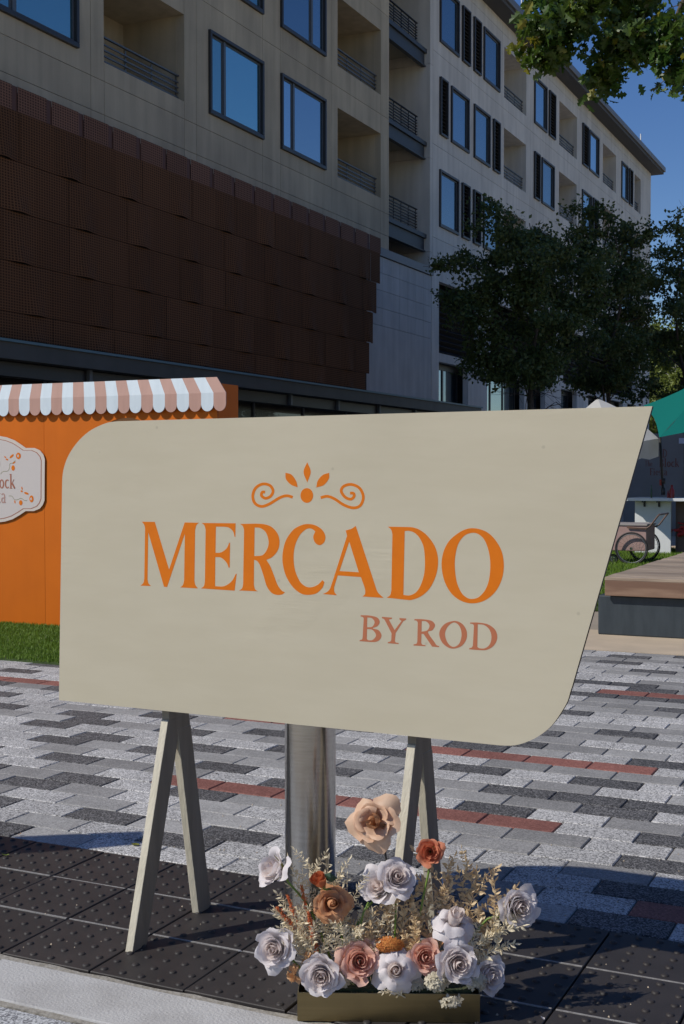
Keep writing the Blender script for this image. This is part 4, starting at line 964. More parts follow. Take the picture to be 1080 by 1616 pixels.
rose(590, 1297, 38, .07, (-.25, .35, .9), 'p_peach', 'tallest flower, large open peach rose in front of the right trestle leg', 'open', 'p_peachc', 15, [(608, 1345, .07), (612, 1400, .07), (606, 1560, .06)], 'dkstem')
rose(679, 1345, 21, .06, (-.1, .25, .95), 'p_coral', 'small coral orange rose on a tall green stem', 'full', None, 19, [(677, 1375, .06), (664, 1440, .06), (650, 1560, .06)])
rose(429, 1371, 31, .05, (-.62, .40, .45), 'p_white', 'white rose facing away at far left with olive sepals showing', 'full', None, 15, [(455, 1392, .05), (475, 1415, .05), (495, 1445, .05), (540, 1560, .06)], group=G_W, calyx=True)
rose(505, 1392, 20, .02, (-.35, .7, .4), 'p_rust', 'dark rust rosebud just above the terracotta rose', 'bud', None, 14, [(530, 1420, .05), (560, 1560, .06)])
rose(524, 1426, 29, .03, (.15, .35, .9), 'p_terra', 'terracotta orange rose beneath the rust bud', 'open', None, 17, [(540, 1480, .05), (550, 1560, .06)])
rose(596, 1399, 29, .07, (-.35, .45, .7), 'p_white', 'white rose tucked behind and left of the upper white rose', 'full', None, 15, [(575, 1440, .07), (548, 1500, .06), (550, 1560, .06)], group=G_W)
rose(627, 1384, 29, .045, (.15, .55, .85), 'p_white', 'upper white rose directly beneath the big peach rose', 'full', None, 21, [(625, 1430, .06), (620, 1560, .06)], group=G_W)
rose(717, 1451, 36, .035, (.1, .75, .5), 'p_white', 'white rose with an upright heart over drooping outer petals', 'reflex', None, 15, [(715, 1500, .05), (705, 1560, .06)], group=G_W)
rose(821, 1432, 31, .05, (.30, .12, .95), 'p_white', 'white rose reaching out furthest right on a green stem', 'full', None, 22, [(790, 1446, .05), (760, 1460, .05), (700, 1560, .06)], group=G_W)
rose(433, 1498, 32, .02, (-.3, .15, .95), 'p_white', 'white rose low on the left hanging outside the box', 'full', None, 22, [(468, 1522, .03), (490, 1540, .04), (515, 1562, .05)], group=G_W)
rose(507, 1541, 33, -.01, (-.1, .1, 1), 'p_white', 'white rose over the front left corner of the brass box', 'full', None, 22, group=G_W)
rose(568, 1517, 32, .01, (.1, .35, .9), 'p_pink', 'dusty pink rose left of centre with a drooping lower petal', 'full', None, 20)
rose(625, 1532, 36, -.012, (-.05, .35, .85), 'p_white', 'white rose at front centre with wide reflexed petals', 'reflex', None, 17, group=G_W)
rose(672, 1511, 27, .02, (.15, .3, .9), 'p_pink', 'dusty pink rose right of the orange yarrow', 'full', None, 18)
rose(724, 1522, 33, -.005, (.15, .2, .95), 'p_white', 'white rose over the front right of the brass box', 'full', None, 21, group=G_W)
rose(775, 1541, 28, .03, (.4, .1, .8), 'p_white', 'shaded white rose at the right end of the box', 'full', None, 18, group=G_W)
# ruffled fillers
def ruffle(px_, py_, rpx, v, m, label, n=26, cat='flower', name='carnation', size=.55, group=None):
    c = FP(px_, py_, v); Rd = rpx*KPX; root = thing(name, tuple(c), label, cat, group); ax = (-FW+Vector((0, 0, .6))).normalized()
    for k in range(n):
        d = Vector((fr.gauss(0, 1), fr.gauss(0, 1), fr.gauss(0, 1))).normalized()
        if d.dot(ax) < -.1: d = d-2*d.dot(ax)*ax
        V, F = petal_geo(Rd*size, .9, .7, .5, .35, fr.uniform(0, 6), 0, ruf=.14, nu=6, nv=5); q = d.to_track_quat('Z', 'Y').to_matrix()
        b = MB(); b.add([c+d*Rd*.45+q@Vector(p) for p in V], F); b.build('petal', M[m], root, smooth=True)
    return root
G_C = 'apricot ruffled blooms'
ruffle(467, 1538, 17, .01, 'p_apric', 'apricot ruffled bloom hanging at the front left corner', 14, group=G_C)
ruffle(486, 1512, 14, .03, 'p_apric', 'small apricot bloom above the corner white rose', 10, group=G_C)
ruffle(592, 1500, 16, .045, 'p_apric', 'apricot bloom behind the dusty pink rose', 12, group=G_C)
ruffle(700, 1484, 16, .07, 'p_terra', 'shaded orange bloom deep under the reflexed white rose', 10, group=G_C)
ruffle(641, 1480, 15, .09, 'burg', 'dark burgundy bloom in the shade behind the yarrow', 10)
# yarrow: many tiny florets
def florets(px_, py_, rx, ry, v, m, n, fs, label, name, cat='flower', flat=.5):
    c = FP(px_, py_, v); root = thing(name, tuple(c), label, cat); b = MB()
    ur = RT; uf = -Vector((FW.x, FW.y, 0)).normalized(); uz = Vector((0, 0, 1))
    for k in range(n):
        a = fr.uniform(0, 6.28); rr = math.sqrt(fr.random()); x, y = rr*math.cos(a), rr*math.sin(a); z = math.sqrt(max(0, 1-rr*rr))*flat
        p = c+ur*x*rx*KPX+uz*(y*ry*KPX)+uf*(z*rx*KPX); nd = (ur*x+uz*(y+.4)+uf*(z+.5)).normalized(); q = nd.to_track_quat('Z', 'Y').to_matrix(); f = fs*KPX*fr.uniform(.7, 1.2); sp_ = fr.uniform(0, 3)
        for e in range(4):
            aa = sp_+e*1.57; d1 = Vector((math.cos(aa), math.sin(aa), .25)); d2 = Vector((-math.sin(aa), math.cos(aa), 0))*.38
            b.add([p, p+q@((d1*.55+d2)*f), p+q@(d1*f*1.05), p+q@((d1*.55-d2)*f)], [(0, 1, 2, 3)])
    b.build('florets', M[m], root, kind='stuff')
    s_ = MB(); s_.tube([c, FP(px_+fr.uniform(-8, 8), 1562, .06)], .0018, 5); s_.build('stem', M['dkstem'], root)
florets(615, 1490, 23, 12, .035, 'yarrow', 420, 2.6, 'flat orange yarrow head between the two pink roses', 'yarrow')
florets(690, 1548, 17, 14, -.002, 'hyd', 60, 6.5, 'cream hydrangea cluster spilling over the box front right of centre', 'hydrangea')
florets(752, 1549, 15, 12, .008, 'hyd', 45, 6, 'pale hydrangea cluster between the two right hand white roses', 'hydrangea')
florets(655, 1553, 16, 9, .02, 'hyd', 50, 5, 'small hydrangea cluster behind the centre white rose', 'hydrangea')
florets(540, 1538, 15, 20, .02, 'hyd', 70, 6, 'pale filler cluster between left white rose and pink rose', 'hydrangea')
florets(712, 1579, 16, 6, -.004, 'hyd', 16, 7, 'few white petals drooping over the brass box front', 'hydrangea')
florets(600, 1560, 112, 5, .05, 'sepal', 130, 6, 'dull olive filler leaves along the box rim', 'filler_leaves', 'foliage', .2)
# leafy sprays
def spray(p0, p1, bend, m, label, n=14, leaf=11, wid=.34, two=True, name='dried_spray', group='bleached dried sprays', branches=0, stemr=.0010, tip_droop=0, rr=fr):
    n = int(n*1.5); leaf *= 1.3; wid *= 1.15; branches = branches+(1 if branches and m == 'bleach' else 0)
    a, b_ = FP(*p0), FP(*p1); mid = (a+b_)/2+RT*bend[0]*KPX+Vector((0, 0, bend[1]*KPX))
    root = thing(name, tuple(a), label, 'dried foliage' if m != 'dkgreen' else 'foliage', group)
    st_ = MB(); lv = MB()
    def leafat(p, d, L):
        d = d.normalized(); s_ = d.cross(Vector((rr.gauss(0, 1), rr.gauss(0, 1), rr.gauss(0, 1)))).normalized(); n_ = d.cross(s_); w = L*wid
        q = [p, p+d*L*.3+s_*w*.45+n_*L*.05, p+d*L*.62+s_*w*.42+n_*L*.1, p+d*L+n_*L*rr.uniform(-.1, .2), p+d*L*.62-s_*w*.42+n_*L*.1, p+d*L*.3-s_*w*.45+n_*L*.05, p+d*L*.5-n_*L*.03]
        lv.add(q, [(0, 1, 6), (1, 2, 6), (2, 3, 6), (3, 4, 6), (4, 5, 6), (5, 0, 6)])
    def twig(A, Bm, C, n, L, r0):
        pts = [A*(1-t)**2+Bm*2*t*(1-t)+C*t*t for t in [i/10 for i in range(11)]]; st_.tube(pts, [r0*(1-.6*i/10) for i in range(11)], 5)
        for k in range(n):
            t = .18+.82*(k+rr.random()*.5)/n; p = A*(1-t)**2+Bm*2*t*(1-t)+C*t*t; dd = ((Bm-A)*(1-t)+(C-Bm)*t).normalized()
            for sg in ((1, -1) if two else (rr.choice((1, -1)),)):
                sd_ = dd.cross(-FW).normalized()*sg; leafat(p, dd*rr.uniform(.35, .9)+sd_*rr.uniform(.5, 1)+Vector((rr.gauss(0, .3), rr.gauss(0, .3), rr.gauss(0, .3))), L*KPX*rr.uniform(.65, 1.15)*(1-.35*t))
        leafat(C, dd, L*KPX*.8)
    twig(a, mid, b_, n, leaf, stemr*1.5)
    for k in range(branches):
        t = .3+.6*k/max(1, branches); A = a*(1-t)**2+mid*2*t*(1-t)+b_*t*t; sg = 1 if k % 2 else -1; L = (b_-a).length*.38
        d = ((b_-a).normalized()+RT*sg*rr.uniform(.5, 1)+Vector((rr.gauss(0, .2), rr.gauss(0, .2), rr.uniform(-.1, .5)))).normalized(); C = A+d*L; twig(A, (A+C)/2+Vector((0, 0, .006)), C, max(5, n//2), leaf*.85, stemr)
    st_.build('stem', M['bleach' if m == 'bleach' else 'tanleaf' if m != 'dkgreen' else 'dkstem'], root); lv.build('leaves', M[m], root, kind='stuff')
L_ = 'bleached dried spray '
spray((505, 1545, .03), (470, 1440, .03), (-10, 14), 'bleach', L_+'filling the gap under the rust spikes', 14, 11, .3, branches=4)
spray((540, 1545, .04), (508, 1400, .075), (4, 10), 'bleach', L_+'behind the terracotta rose near the bollard', 14, 12, .3, branches=5)
spray((600, 1545, .05), (560, 1480, .02), (-6, 8), 'bleach', L_+'low one above the left pink rose', 12, 10, .3, branches=3)
spray((520, 1560, .06), (519, 1358, .07), (-12, 0), 'bleach', L_+'tallest at left rising before the steel bollard', 16, 12, .3, branches=4)
spray((510, 1560, .06), (478, 1378, .06), (-16, 20), 'bleach', L_+'leaning left behind the rust amaranth', 16, 12, .3, branches=5)
spray((525, 1560, .06), (548, 1385, .07), (14, 10), 'bleach', L_+'rising right of the terracotta rose', 14, 11, .3, branches=4)
spray((520, 1555, .04), (452, 1455, .03), (-10, 26), 'bleach', L_+'arching low to the left over the white rose', 15, 11, .3, branches=4)
spray((530, 1555, .035), (478, 1478, .02), (-6, 20), 'bleach', L_+'short and dense left of the box centre', 14, 11, .3, branches=4)
spray((545, 1555, .03), (540, 1462, .015), (14, 6), 'bleach', L_+'short one in front of the terracotta rose', 14, 12, .3, branches=4)
spray((560, 1555, .05), (588, 1440, .05), (18, 0), 'bleach', L_+'between terracotta rose and the paired white roses', 14, 11, .3, branches=4)
spray((720, 1550, .03), (824, 1462, .03), (-26, 34), 'bleach', L_+'arching right beneath the furthest white rose', 16, 13, .36, branches=3)
spray((735, 1550, .035), (812, 1490, .04), (-10, 26), 'bleach', L_+'short right hand one low above the shaded rose', 12, 12, .36, branches=2)
spray((505, 1560, .05), (462, 1432, .055), (-20, 16), 'bleach', L_+'leaning far left in front of the bollard edge', 14, 10, .3, branches=3)
spray((640, 1575, -.005), (604, 1566, -.01), (0, 8), 'bleach', L_+'tiny one lying along the box rim', 6, 8, .3)
GT = 'tan dried sprays'; L_ = 'tan dried leafy spray '
def tsp(p0, p1, bend, lab, n=14, leaf=13, br=4, wid=.46): spray(p0, p1, bend, 'tanleaf', L_+lab, n, leaf, wid, name='tan_spray', group=GT, branches=br)
tsp((640, 1560, .07), (642, 1400, .07), (-10, 0), 'rising left of the coral rose stem')
tsp((670, 1560, .06), (668, 1392, .09), (14, 0), 'behind the coral rose stem')
tsp((690, 1560, .07), (708, 1362, .09), (-6, 10), 'tallest of the tan ones right of the coral rose', 18, 13, 5)
tsp((700, 1560, .07), (735, 1378, .11), (6, 16), 'thin and shaded behind the tallest tan one', 14, 11, 4)
tsp((740, 1540, .05), (779, 1388, .06), (34, 0), 'curving upright near the furthest white rose', 18, 13, 2, .55)
tsp((700, 1540, .08), (752, 1375, .09), (24, 20), 'curling over at the top on the right', 16, 12, 5, .5)
tsp((620, 1560, .06), (612, 1430, .06), (-8, 0), 'below the upper white rose', 14, 12, 4)
tsp((590, 1560, .06), (572, 1440, .08), (-10, 0), 'dim one behind the pink rose', 12, 12, 4)
tsp((655, 1555, .05), (653, 1435, .045), (4, 0), 'dense plume beside the reflexed white rose', 20, 12, 2, .55)
tsp((610, 1556, .04), (585, 1462, .035), (-10, 8), 'short one above the pink rose', 12, 11, 3)
# amaranth spikes
def spike(p0, p1, bend, label, w=5):
    a, b_ = FP(*p0), FP(*p1); mid = (a+b_)/2+RT*bend[0]*KPX+Vector((0, 0, bend[1]*KPX)); root = thing('amaranth_spike', tuple(a), label, 'flower', 'rust amaranth spikes')
    s_ = MB(); pts = [a*(1-t)**2+mid*2*t*(1-t)+b_*t*t for t in [i/12 for i in range(13)]]; s_.tube(pts, .0012, 5); s_.build('stem', M['green'], root)
    g = MB()
    for k in range(260):
        t = fr.uniform(.42, 1); p = a*(1-t)**2+mid*2*t*(1-t)+b_*t*t; e = w*KPX*(1.15-t*.75)
        p = p+Vector((fr.gauss(0, .5), fr.gauss(0, .5), fr.gauss(0, .5)))*e; r_ = fr.uniform(.7, 1.5)*KPX
        ds = [Vector((1, 0, 0)), Vector((0, 1, 0)), Vector((0, 0, 1))]
        g.add([p+ds[0]*r_, p+ds[1]*r_, p-ds[0]*r_, p-ds[1]*r_, p+ds[2]*r_*1.4, p-ds[2]*r_*1.4], [(0, 1, 4), (1, 2, 4), (2, 3, 4), (3, 0, 4), (1, 0, 5), (2, 1, 5), (3, 2, 5), (0, 3, 5)])
    g.build('seed_cluster', M['amar'], root, kind='stuff')
spike((520, 1545, .05), (476, 1398, .035), (-8, 6), 'upright rust spike at left before the bollard')
spike((515, 1545, .05), (453, 1412, .03), (-10, 8), 'rust spike leaning left against the bollard')
spike((510, 1545, .05), (436, 1432, .025), (0, 22), 'rust spike pointing furthest left')
spike((515, 1545, .04), (487, 1440, .02), (-6, 0), 'short rust spike under the rust bud')
# single leaf by the rust bud and a loose stem pair
b = MB(); A = FP(512, 1382, .03); 
pts = [FP(512, 1380, .02), FP(521, 1377, .022), FP(533, 1386, .028), FP(524, 1393, .02), FP(516, 1390, .02)]
b.add(pts+[FP(522, 1385, .012)], [(0, 1, 5), (1, 2, 5), (2, 3, 5), (3, 4, 5), (4, 0, 5)]); tag(b.build('leaf', M['dkgreen']), 'dark green rose leaf beside the rust bud', 'leaf')
b = MB(); b.tube([FP(551, 1562, .04), FP(560, 1500, .04), FP(574, 1440, .045), FP(582, 1424, .05)], .0026, 7); tag(b.build('stem', M['green'], smooth=True), 'bare bright green stem rising between terracotta and pink roses', 'stem')

# ------------------------------------------------------------------ fallen bits on the paving
lr = random.Random(9)
for (px_, py_, c, lab) in [(214, 1334, 'leaf_yellow', 'curled yellow leaf on the paving beside the front trestle leg'), (9, 1351, 'leaf_mid', 'small green leaf on the black tiles at far left'), (31, 1318, 'p_apric', 'tiny brown leaf scrap at the paving edge'),
                          (813, 1584, 'p_white', 'pale petal on the black tiles right of the box'), (379, 1503, 'p_white', 'white scrap on the tile joint left of the roses'), (857, 1610, 'p_white', 'tiny pale crumb on the tiles near the photo bottom'), (342, 1222, 'bark', 'brown pebble on the pavers between trestle legs')]:
    p = on(px_, py_, 2, .002); b = MB(); r_ = {'leaf_yellow': .02, 'leaf_mid': .018}.get(c, .008); n = 7
    ring = [(p.x+r_*math.cos(k*6.283/n)*lr.uniform(.5, 1.1), p.y+r_*math.sin(k*6.283/n)*lr.uniform(.4, .9), .003+lr.uniform(0, .009)) for k in range(n)]
    b.add(ring+[(p.x, p.y, .004)], [(k, (k+1) % n, n) for k in range(n)]); tag(b.build('fallen_leaf', M[c]), lab, 'debris')
b = MB(); pr_ = random.Random(4)
for k in range(150):
    x, y = pr_.uniform(-2.6, -.3), pr_.uniform(2.8, 4.6); r_ = pr_.uniform(.001, .003)
    b.add([(x-r_, y-r_, .001), (x+r_, y-r_, .001), (x+r_, y+r_, .001), (x-r_, y+r_, .001), (x, y, .001+r_*1.6)], [(0, 1, 4), (1, 2, 4), (2, 3, 4), (3, 0, 4)])
tag(b.build('grit', M['tan']), 'scattered pale grit crumbs on the black tiles', 'grit', kind='stuff')

# ------------------------------------------------------------------ deck / bench at right
q = on(944, 1001, 2, 0); YD = q.y; XD = q.x; zt_ = on(955, 910, 1, YD-.06).z; zm = on(945, 939.5, 1, YD-.06).z
yb2 = on(1056, 872, 2, zt_).y; xl_ = on(955, 910, 2, zt_).x
dk = thing('timber_deck', (XD+3, YD+1, 0), 'low raised timber plank platform on a dark grey plinth', 'platform')
b = MB(); b.box(XD, XD+9, YD, yb2-.1, 0, zm-.004); b.build('plinth', M['slate'], dk, bevel=.01)
pwid = .14; y = YD-.06
b = MB(); b.box(xl_, XD+9, YD-.06, YD-.03, zm, zt_-.03); b.build('front_board', M['wood2'], dk, bevel=.004)
dr = random.Random(8); k = 0
while y < yb2:
    cuts = [xl_, XD+2.2+.9*(k % 3), XD+5.5+.5*(k % 2), XD+9]
    for a, c in zip(cuts, cuts[1:]):
        b = MB(); dz = dr.uniform(-.003, .002); b.box(a, c-.004, y+(.0 if k else 0), y+pwid-.007, zt_-.028+dz, zt_+dz); b.build('plank', M['wood'], dk, bevel=.003)
    y += pwid; k += 1

# ------------------------------------------------------------------ counter, cart, umbrellas, hoarding
q = on(1002, 874, 2, 0); yt = q.y; x0 = q.x; x1 = on(1059, 874, 1, yt).x; zt2 = on(1010, 786, 1, yt-.25).z
ct = thing('counter', (x0+.8, yt, 0), 'white counter with bracketed top behind the small cart', 'counter')
b = MB(); b.box(x0, x1, yt, yt+.04, 0, zt2-.05); b.build('front_panel', M['white'], ct, bevel=.004)
b = MB(); b.box(x0, x0+.04, yt+.041, yt+.7, 0, zt2-.05); b.build('side_panel', M['white'], ct)
b = MB(); b.box(x0-.09, x0+3, yt-.28, yt+.75, zt2-.048, zt2); b.build('counter_top', M['white'], ct, bevel=.004)
for px_ in (1018, 1041):
    xx = on(px_, 792, 1, yt).x; b = MB(); b.box(xx-.015, xx+.015, yt-.18, yt-.002, zt2-.075, zt2-.05); b.box(xx-.015, xx+.015, yt-.03, yt-.002, zt2-.15, zt2-.076); b.build('bracket', M['black'], ct)
b = MB(); b.box(x1+.05, x1+1.6, yt+.15, yt+.2, 0, zt2-.06); b.box(x1+.05, x1+1.6, yt+.21, yt+.7, .35, .38); b.build('dark_shelf', M['carthandle'], ct)
cl = MB()
cr_ = random.Random(1)
for k in range(40):
    p = Vector((x1+.25+cr_.gauss(0, .12), yt+.06+cr_.uniform(0, .06), .42+cr_.gauss(0, .05))); cl.obox(p, (cr_.uniform(.03, .07), 0, cr_.uniform(-.02, .02)), (0, .03, 0), (0, .0, cr_.uniform(.01, .03)))
tag(cl.build('red_cloth', M['redcloth']), 'crumpled red cloth bundle beside the white counter panel', 'cloth')
def bottle(px_, h, r_, m, lab):
    p = on(px_, 782, 1, yt); b = lathe([(r_, 0), (r_, h*.6), (r_*.45, h*.78), (r_*.45, h)], (p.x, yt+.05, zt2+.001), 12); tag(b.build('bottle', M[m], smooth=True), lab, 'bottle')
bottle(1027.5, .22, .014, 'bottleg', 'slim green bottle on the white counter'); bottle(1060, .22, .042, 'bottler', 'stout dark red bottle at the right end of the counter'); bottle(1054, .12, .02, 'bottler', 'small dark jar beside the stout red bottle')
# cart
yc0 = on(997, 892, 2, 0).y; wc = on(997, 867, 1, yc0)
cart = thing('hand_cart', (wc.x, yc0, 0), 'small pink grey vending cart with spoked wheels and bent push handle', 'cart')
bx0, bx1 = on(955, 850, 1, yc0+.08).x, on(1020.5, 850, 1, yc0+.08).x; bz1, bz0 = on(1018, 827, 1, yc0+.08).z, on(1018, 870, 1, yc0+.08).z
cd = .62
b = MB(); b.box(bx0, bx1, yc0+.08, yc0+.08+cd, bz0, bz1-.03); b.build('body', M['cartbody'], cart, bevel=.01)
b = MB(); b.box(bx0-.015, bx1+.015, yc0+.065, yc0+.095+cd, bz1-.029, bz1); b.build('lid', M['cartlid'], cart, bevel=.006)
def wheel(x, y, z, r_, par, sp_=20):
    b = MB(); b.tube([(x+r_*math.cos(a), y, z+r_*math.sin(a)) for a in [i*math.pi/20 for i in range(41)]], .014, 6, cap=False); w = b.build('wheel', M['tyre'], par, smooth=True)
    b = MB(); b.tube([(x+(r_-.022)*math.cos(a), y, z+(r_-.022)*math.sin(a)) for a in [i*math.pi/20 for i in range(41)]], .007, 5, cap=False); b.build('rim', M['steelgrey'], w)
    b = MB()
    for k in range(sp_): a = 2*math.pi*k/sp_; b.tube([(x, y, z), (x+(r_-.02)*math.cos(a+.15), y, z+(r_-.02)*math.sin(a+.15))], .0016, 4)
    b.build('spokes', M['chrome'], w, kind='stuff'); b = MB(); b.tube([(x, y-.03, z), (x, y+.03, z)], .022, 10); b.build('hub', M['chrome'], w)
rw = wc.z-.014; rw = .235
wheel(wc.x, yc0, rw+.014, rw, cart); wheel(wc.x+.02, yc0+.08+cd+.1, rw+.014, rw, cart)
wheel(on(966, 884, 1, yc0+.1).x, yc0+.2, .075, .06, cart, 6)
zz1 = on(990, 832, 1, yc0+.05).z; hx0 = on(990, 832, 1, yc0+.05).x; hx1 = on(1021, 834, 1, yc0+.05).x; tpx = on(1041, 812, 1, yc0+.05)
for yy in (yc0+.05, yc0+.08+cd+.03):
    b = MB(); b.tube([(hx0, yy, zz1), (hx1, yy, zz1-.01), (hx1+.05, yy, zz1+.02), (tpx.x-.02, yy, tpx.z-.02), (tpx.x, yy, tpx.z)], .013, 8); b.build('handle_arm', M['carthandle'], cart, smooth=True)
b = MB(); b.tube([(tpx.x, yc0+.05, tpx.z), (tpx.x, yc0+.11+cd, tpx.z)], .013, 8); b.build('handle_bar', M['carthandle'], cart)
# umbrellas
def canopy(name, apex, ring, m, label, pole=None, polemat='black', val=.12, sag=.08, fan=8, double=True):
    apex = Vector(apex); root = thing(name, (apex.x, apex.y, 0), label, 'umbrella'); n = len(ring); ring = [Vector(p) for p in ring]
    for k in range(n):
        a, c = ring[k], ring[(k+1) % n]; b = MB(); N_ = 6; idx = {}
        for i in range(N_+1):
            for j in range(N_+1):
                t = i/N_; s_ = j/N_; e = a*(1-s_)+c*s_; e = e+(apex-e)*(.05*math.sin(math.pi*s_)) ; p = apex*(1-t)+e*t; p = p-Vector((0, 0, sag*math.sin(math.pi*t)*.6)); b.v.append(tuple(p))
        for i in range(N_):
            for j in range(N_): q_ = i*(N_+1)+j; b.f.append((q_, q_+N_+1, q_+N_+2, q_+1)); b.m.append(0)
        if val:
            base = len(b.v)
            for j in range(N_+1):
                p = Vector(b.v[N_*(N_+1)+j]); b.v.append(tuple(p)); b.v.append(tuple(p-Vector((0, 0, val*(1+.1*math.sin(j*2))))))
            for j in range(N_): b.f.append((base+2*j, base+2*j+1, base+2*j+3, base+2*j+2)); b.m.append(0)
        b.build('canopy_panel', m, root, smooth=True)
    for k in range(n): b = MB(); b.tube([apex-Vector((0, 0, .03)), (apex+ring[k])/2-Vector((0, 0, sag*.6+.02)), ring[k]-Vector((0, 0, .012))], .008, 5); b.build('rib', M[polemat], root)
    if pole: b = MB(); b.tube(pole, .022, 8); b.build('pole', M[polemat], root)
    return root
yu = yt+.3
T0 = on(1041, 690, 1, yu-.9); TA = on(1128, 588, 1, yu)
canopy('teal_umbrella', TA, [T0, on(1225, 668, 1, yu-.7), on(1215, 650, 1, yu+1.2), on(1016, 640, 1, yu+.9)], M['teal'], 'teal market umbrella over the counter at the right edge', [(TA.x, TA.y, 0), tuple(TA)], 'black', 0, .06)
pa = on(1047, 781, 1, yu-.25); pb = on(1042, 688, 1, yu-.25)
b = MB(); b.tube([pa, (pa+pb)/2, pb], .02, 8); b.tube([pa+Vector((0, 0, .0)), pa+Vector((0, 0, .12))], .035, 8); b.tube([pa+Vector((-.0, 0, .19)), pa+Vector((0, 0, .28))], .038, 8)
tag(b.build('black_pole', M['black'], smooth=True), 'slim black pole clamped to the counter under the teal umbrella tip', 'pole')
b = MB(); p = pa+Vector((-.04, -.02, .2)); b.tube([p-Vector((0, 0, .04)), p+Vector((0, 0, .06))], .02, 8); tag(b.build('red_clamp', M['bottler']), 'small red clamp gripping the black pole', 'clamp')
WA = on(944, 629, 1, yt)
canopy('white_umbrella', WA, [on(1040, 692, 1, yt-.2), on(968, 716, 1, yt-1.25), on(890, 690, 1, yt-.3), on(930, 658, 1, yt+1.2)], M['whitefab'], 'white market umbrella with drooping valance behind the sign', [(WA.x, WA.y, 0), tuple(WA)], 'black', .30, -.13)
# hoarding with lettering
yh = 28.0; hz = on(1060, 684, 1, yh).z; hx = on(985, 684, 1, yh).x
hd = thing('hoarding', (hx+3, yh, 0), 'dark grey hoarding wall with faded red lettering in building shade', 'wall')
for k in range(6): b = MB(); b.box(hx+1.3*k, hx+1.3*(k+1)-.008, yh, yh+.05, 0, hz+(.0 if k % 2 else .004)); b.build('panel', M['wallgrey'], hd)
def htx(s_, px_, py_, hpx, ws=.8):
    p = on(px_, py_, 1, yh); h_ = hpx*(on(px_, py_-1, 1, yh).z-p.z); text(s_, Vector((p.x, yh-.003, p.z)), (1, 0, 0), (0, 0, 1), (0, -1, 0), h_, M['walltext'], hd, ws, .04)
htx('ROD', 1030, 722, 13, .85); htx('Block', 1041, 737, 13, .95); htx('The', 1018, 736, 9, .8); htx('Fiesta', 1026, 750, 11, .95)
b = MB(); p = on(1072, 700, 1, yh); b.box(p.x, p.x+.7, yh-.012, yh-.004, p.z, p.z+.12); tag(b.build('notice', M['lbl']), 'pale blue notice strip on the grey hoarding', 'notice')

# ------------------------------------------------------------------ trees
def leaf_cloud(name, pts, size, m, parent, seed, per=1, shape='oval'):
    rg = np.random.default_rng(seed); pts = np.asarray(pts); n = len(pts)
    d = rg.normal(size=(n, 3)); d[:, 2] -= .25; d /= np.linalg.norm(d, axis=1)[:, None]
    s_ = np.cross(d, rg.normal(size=(n, 3))); s_ /= np.linalg.norm(s_, axis=1)[:, None]; nn = np.cross(d, s_)
    L = rg.uniform(.65, 1.2, n)[:, None]*size
    if shape == 'oval':
        T_ = [(0, 0, 0), (.5, .3, .08), (1, 0, 0), (.5, -.3, .08)]; F0 = [(0, 1, 2, 3)]
    else:   # lobed leaf
        T_ = [(0, 0, 0), (.18, .13, .03), (.26, .34, .08), (.42, .16, .03), (.58, .42, .1), (.72, .16, .02), (.86, .24, .03), (1.05, 0, -.08), (.86, -.24, .03), (.72, -.16, .02), (.58, -.42, .1), (.42, -.16, .03), (.26, -.34, .08), (.18, -.13, .03)]
        F0 = [tuple(range(14))]
        T_ = T_+[(.5, 0, -.02)]; F0 = [(k, (k+1) % 14, 14) for k in range(14)]
    K = len(T_); V = np.zeros((n, K, 3))
    for k, (a, b_, c) in enumerate(T_): V[:, k] = pts+d*L*a+s_*L*b_+nn*L*c
    F = (np.arange(n)[:, None, None]*K+np.array(F0)[None]).reshape(-1, len(F0[0]))
    me = bpy.data.meshes.new(name); off = np.array(OFF[parent.name]); me.from_pydata((V.reshape(-1, 3)-off).tolist(), [], F.tolist()); me.materials.append(m); me.update()
    o = bpy.data.objects.new(name, me); COL.objects.link(o); o.parent = parent; o['kind'] = 'stuff'; OFF[o.name] = OFF[parent.name]; return o
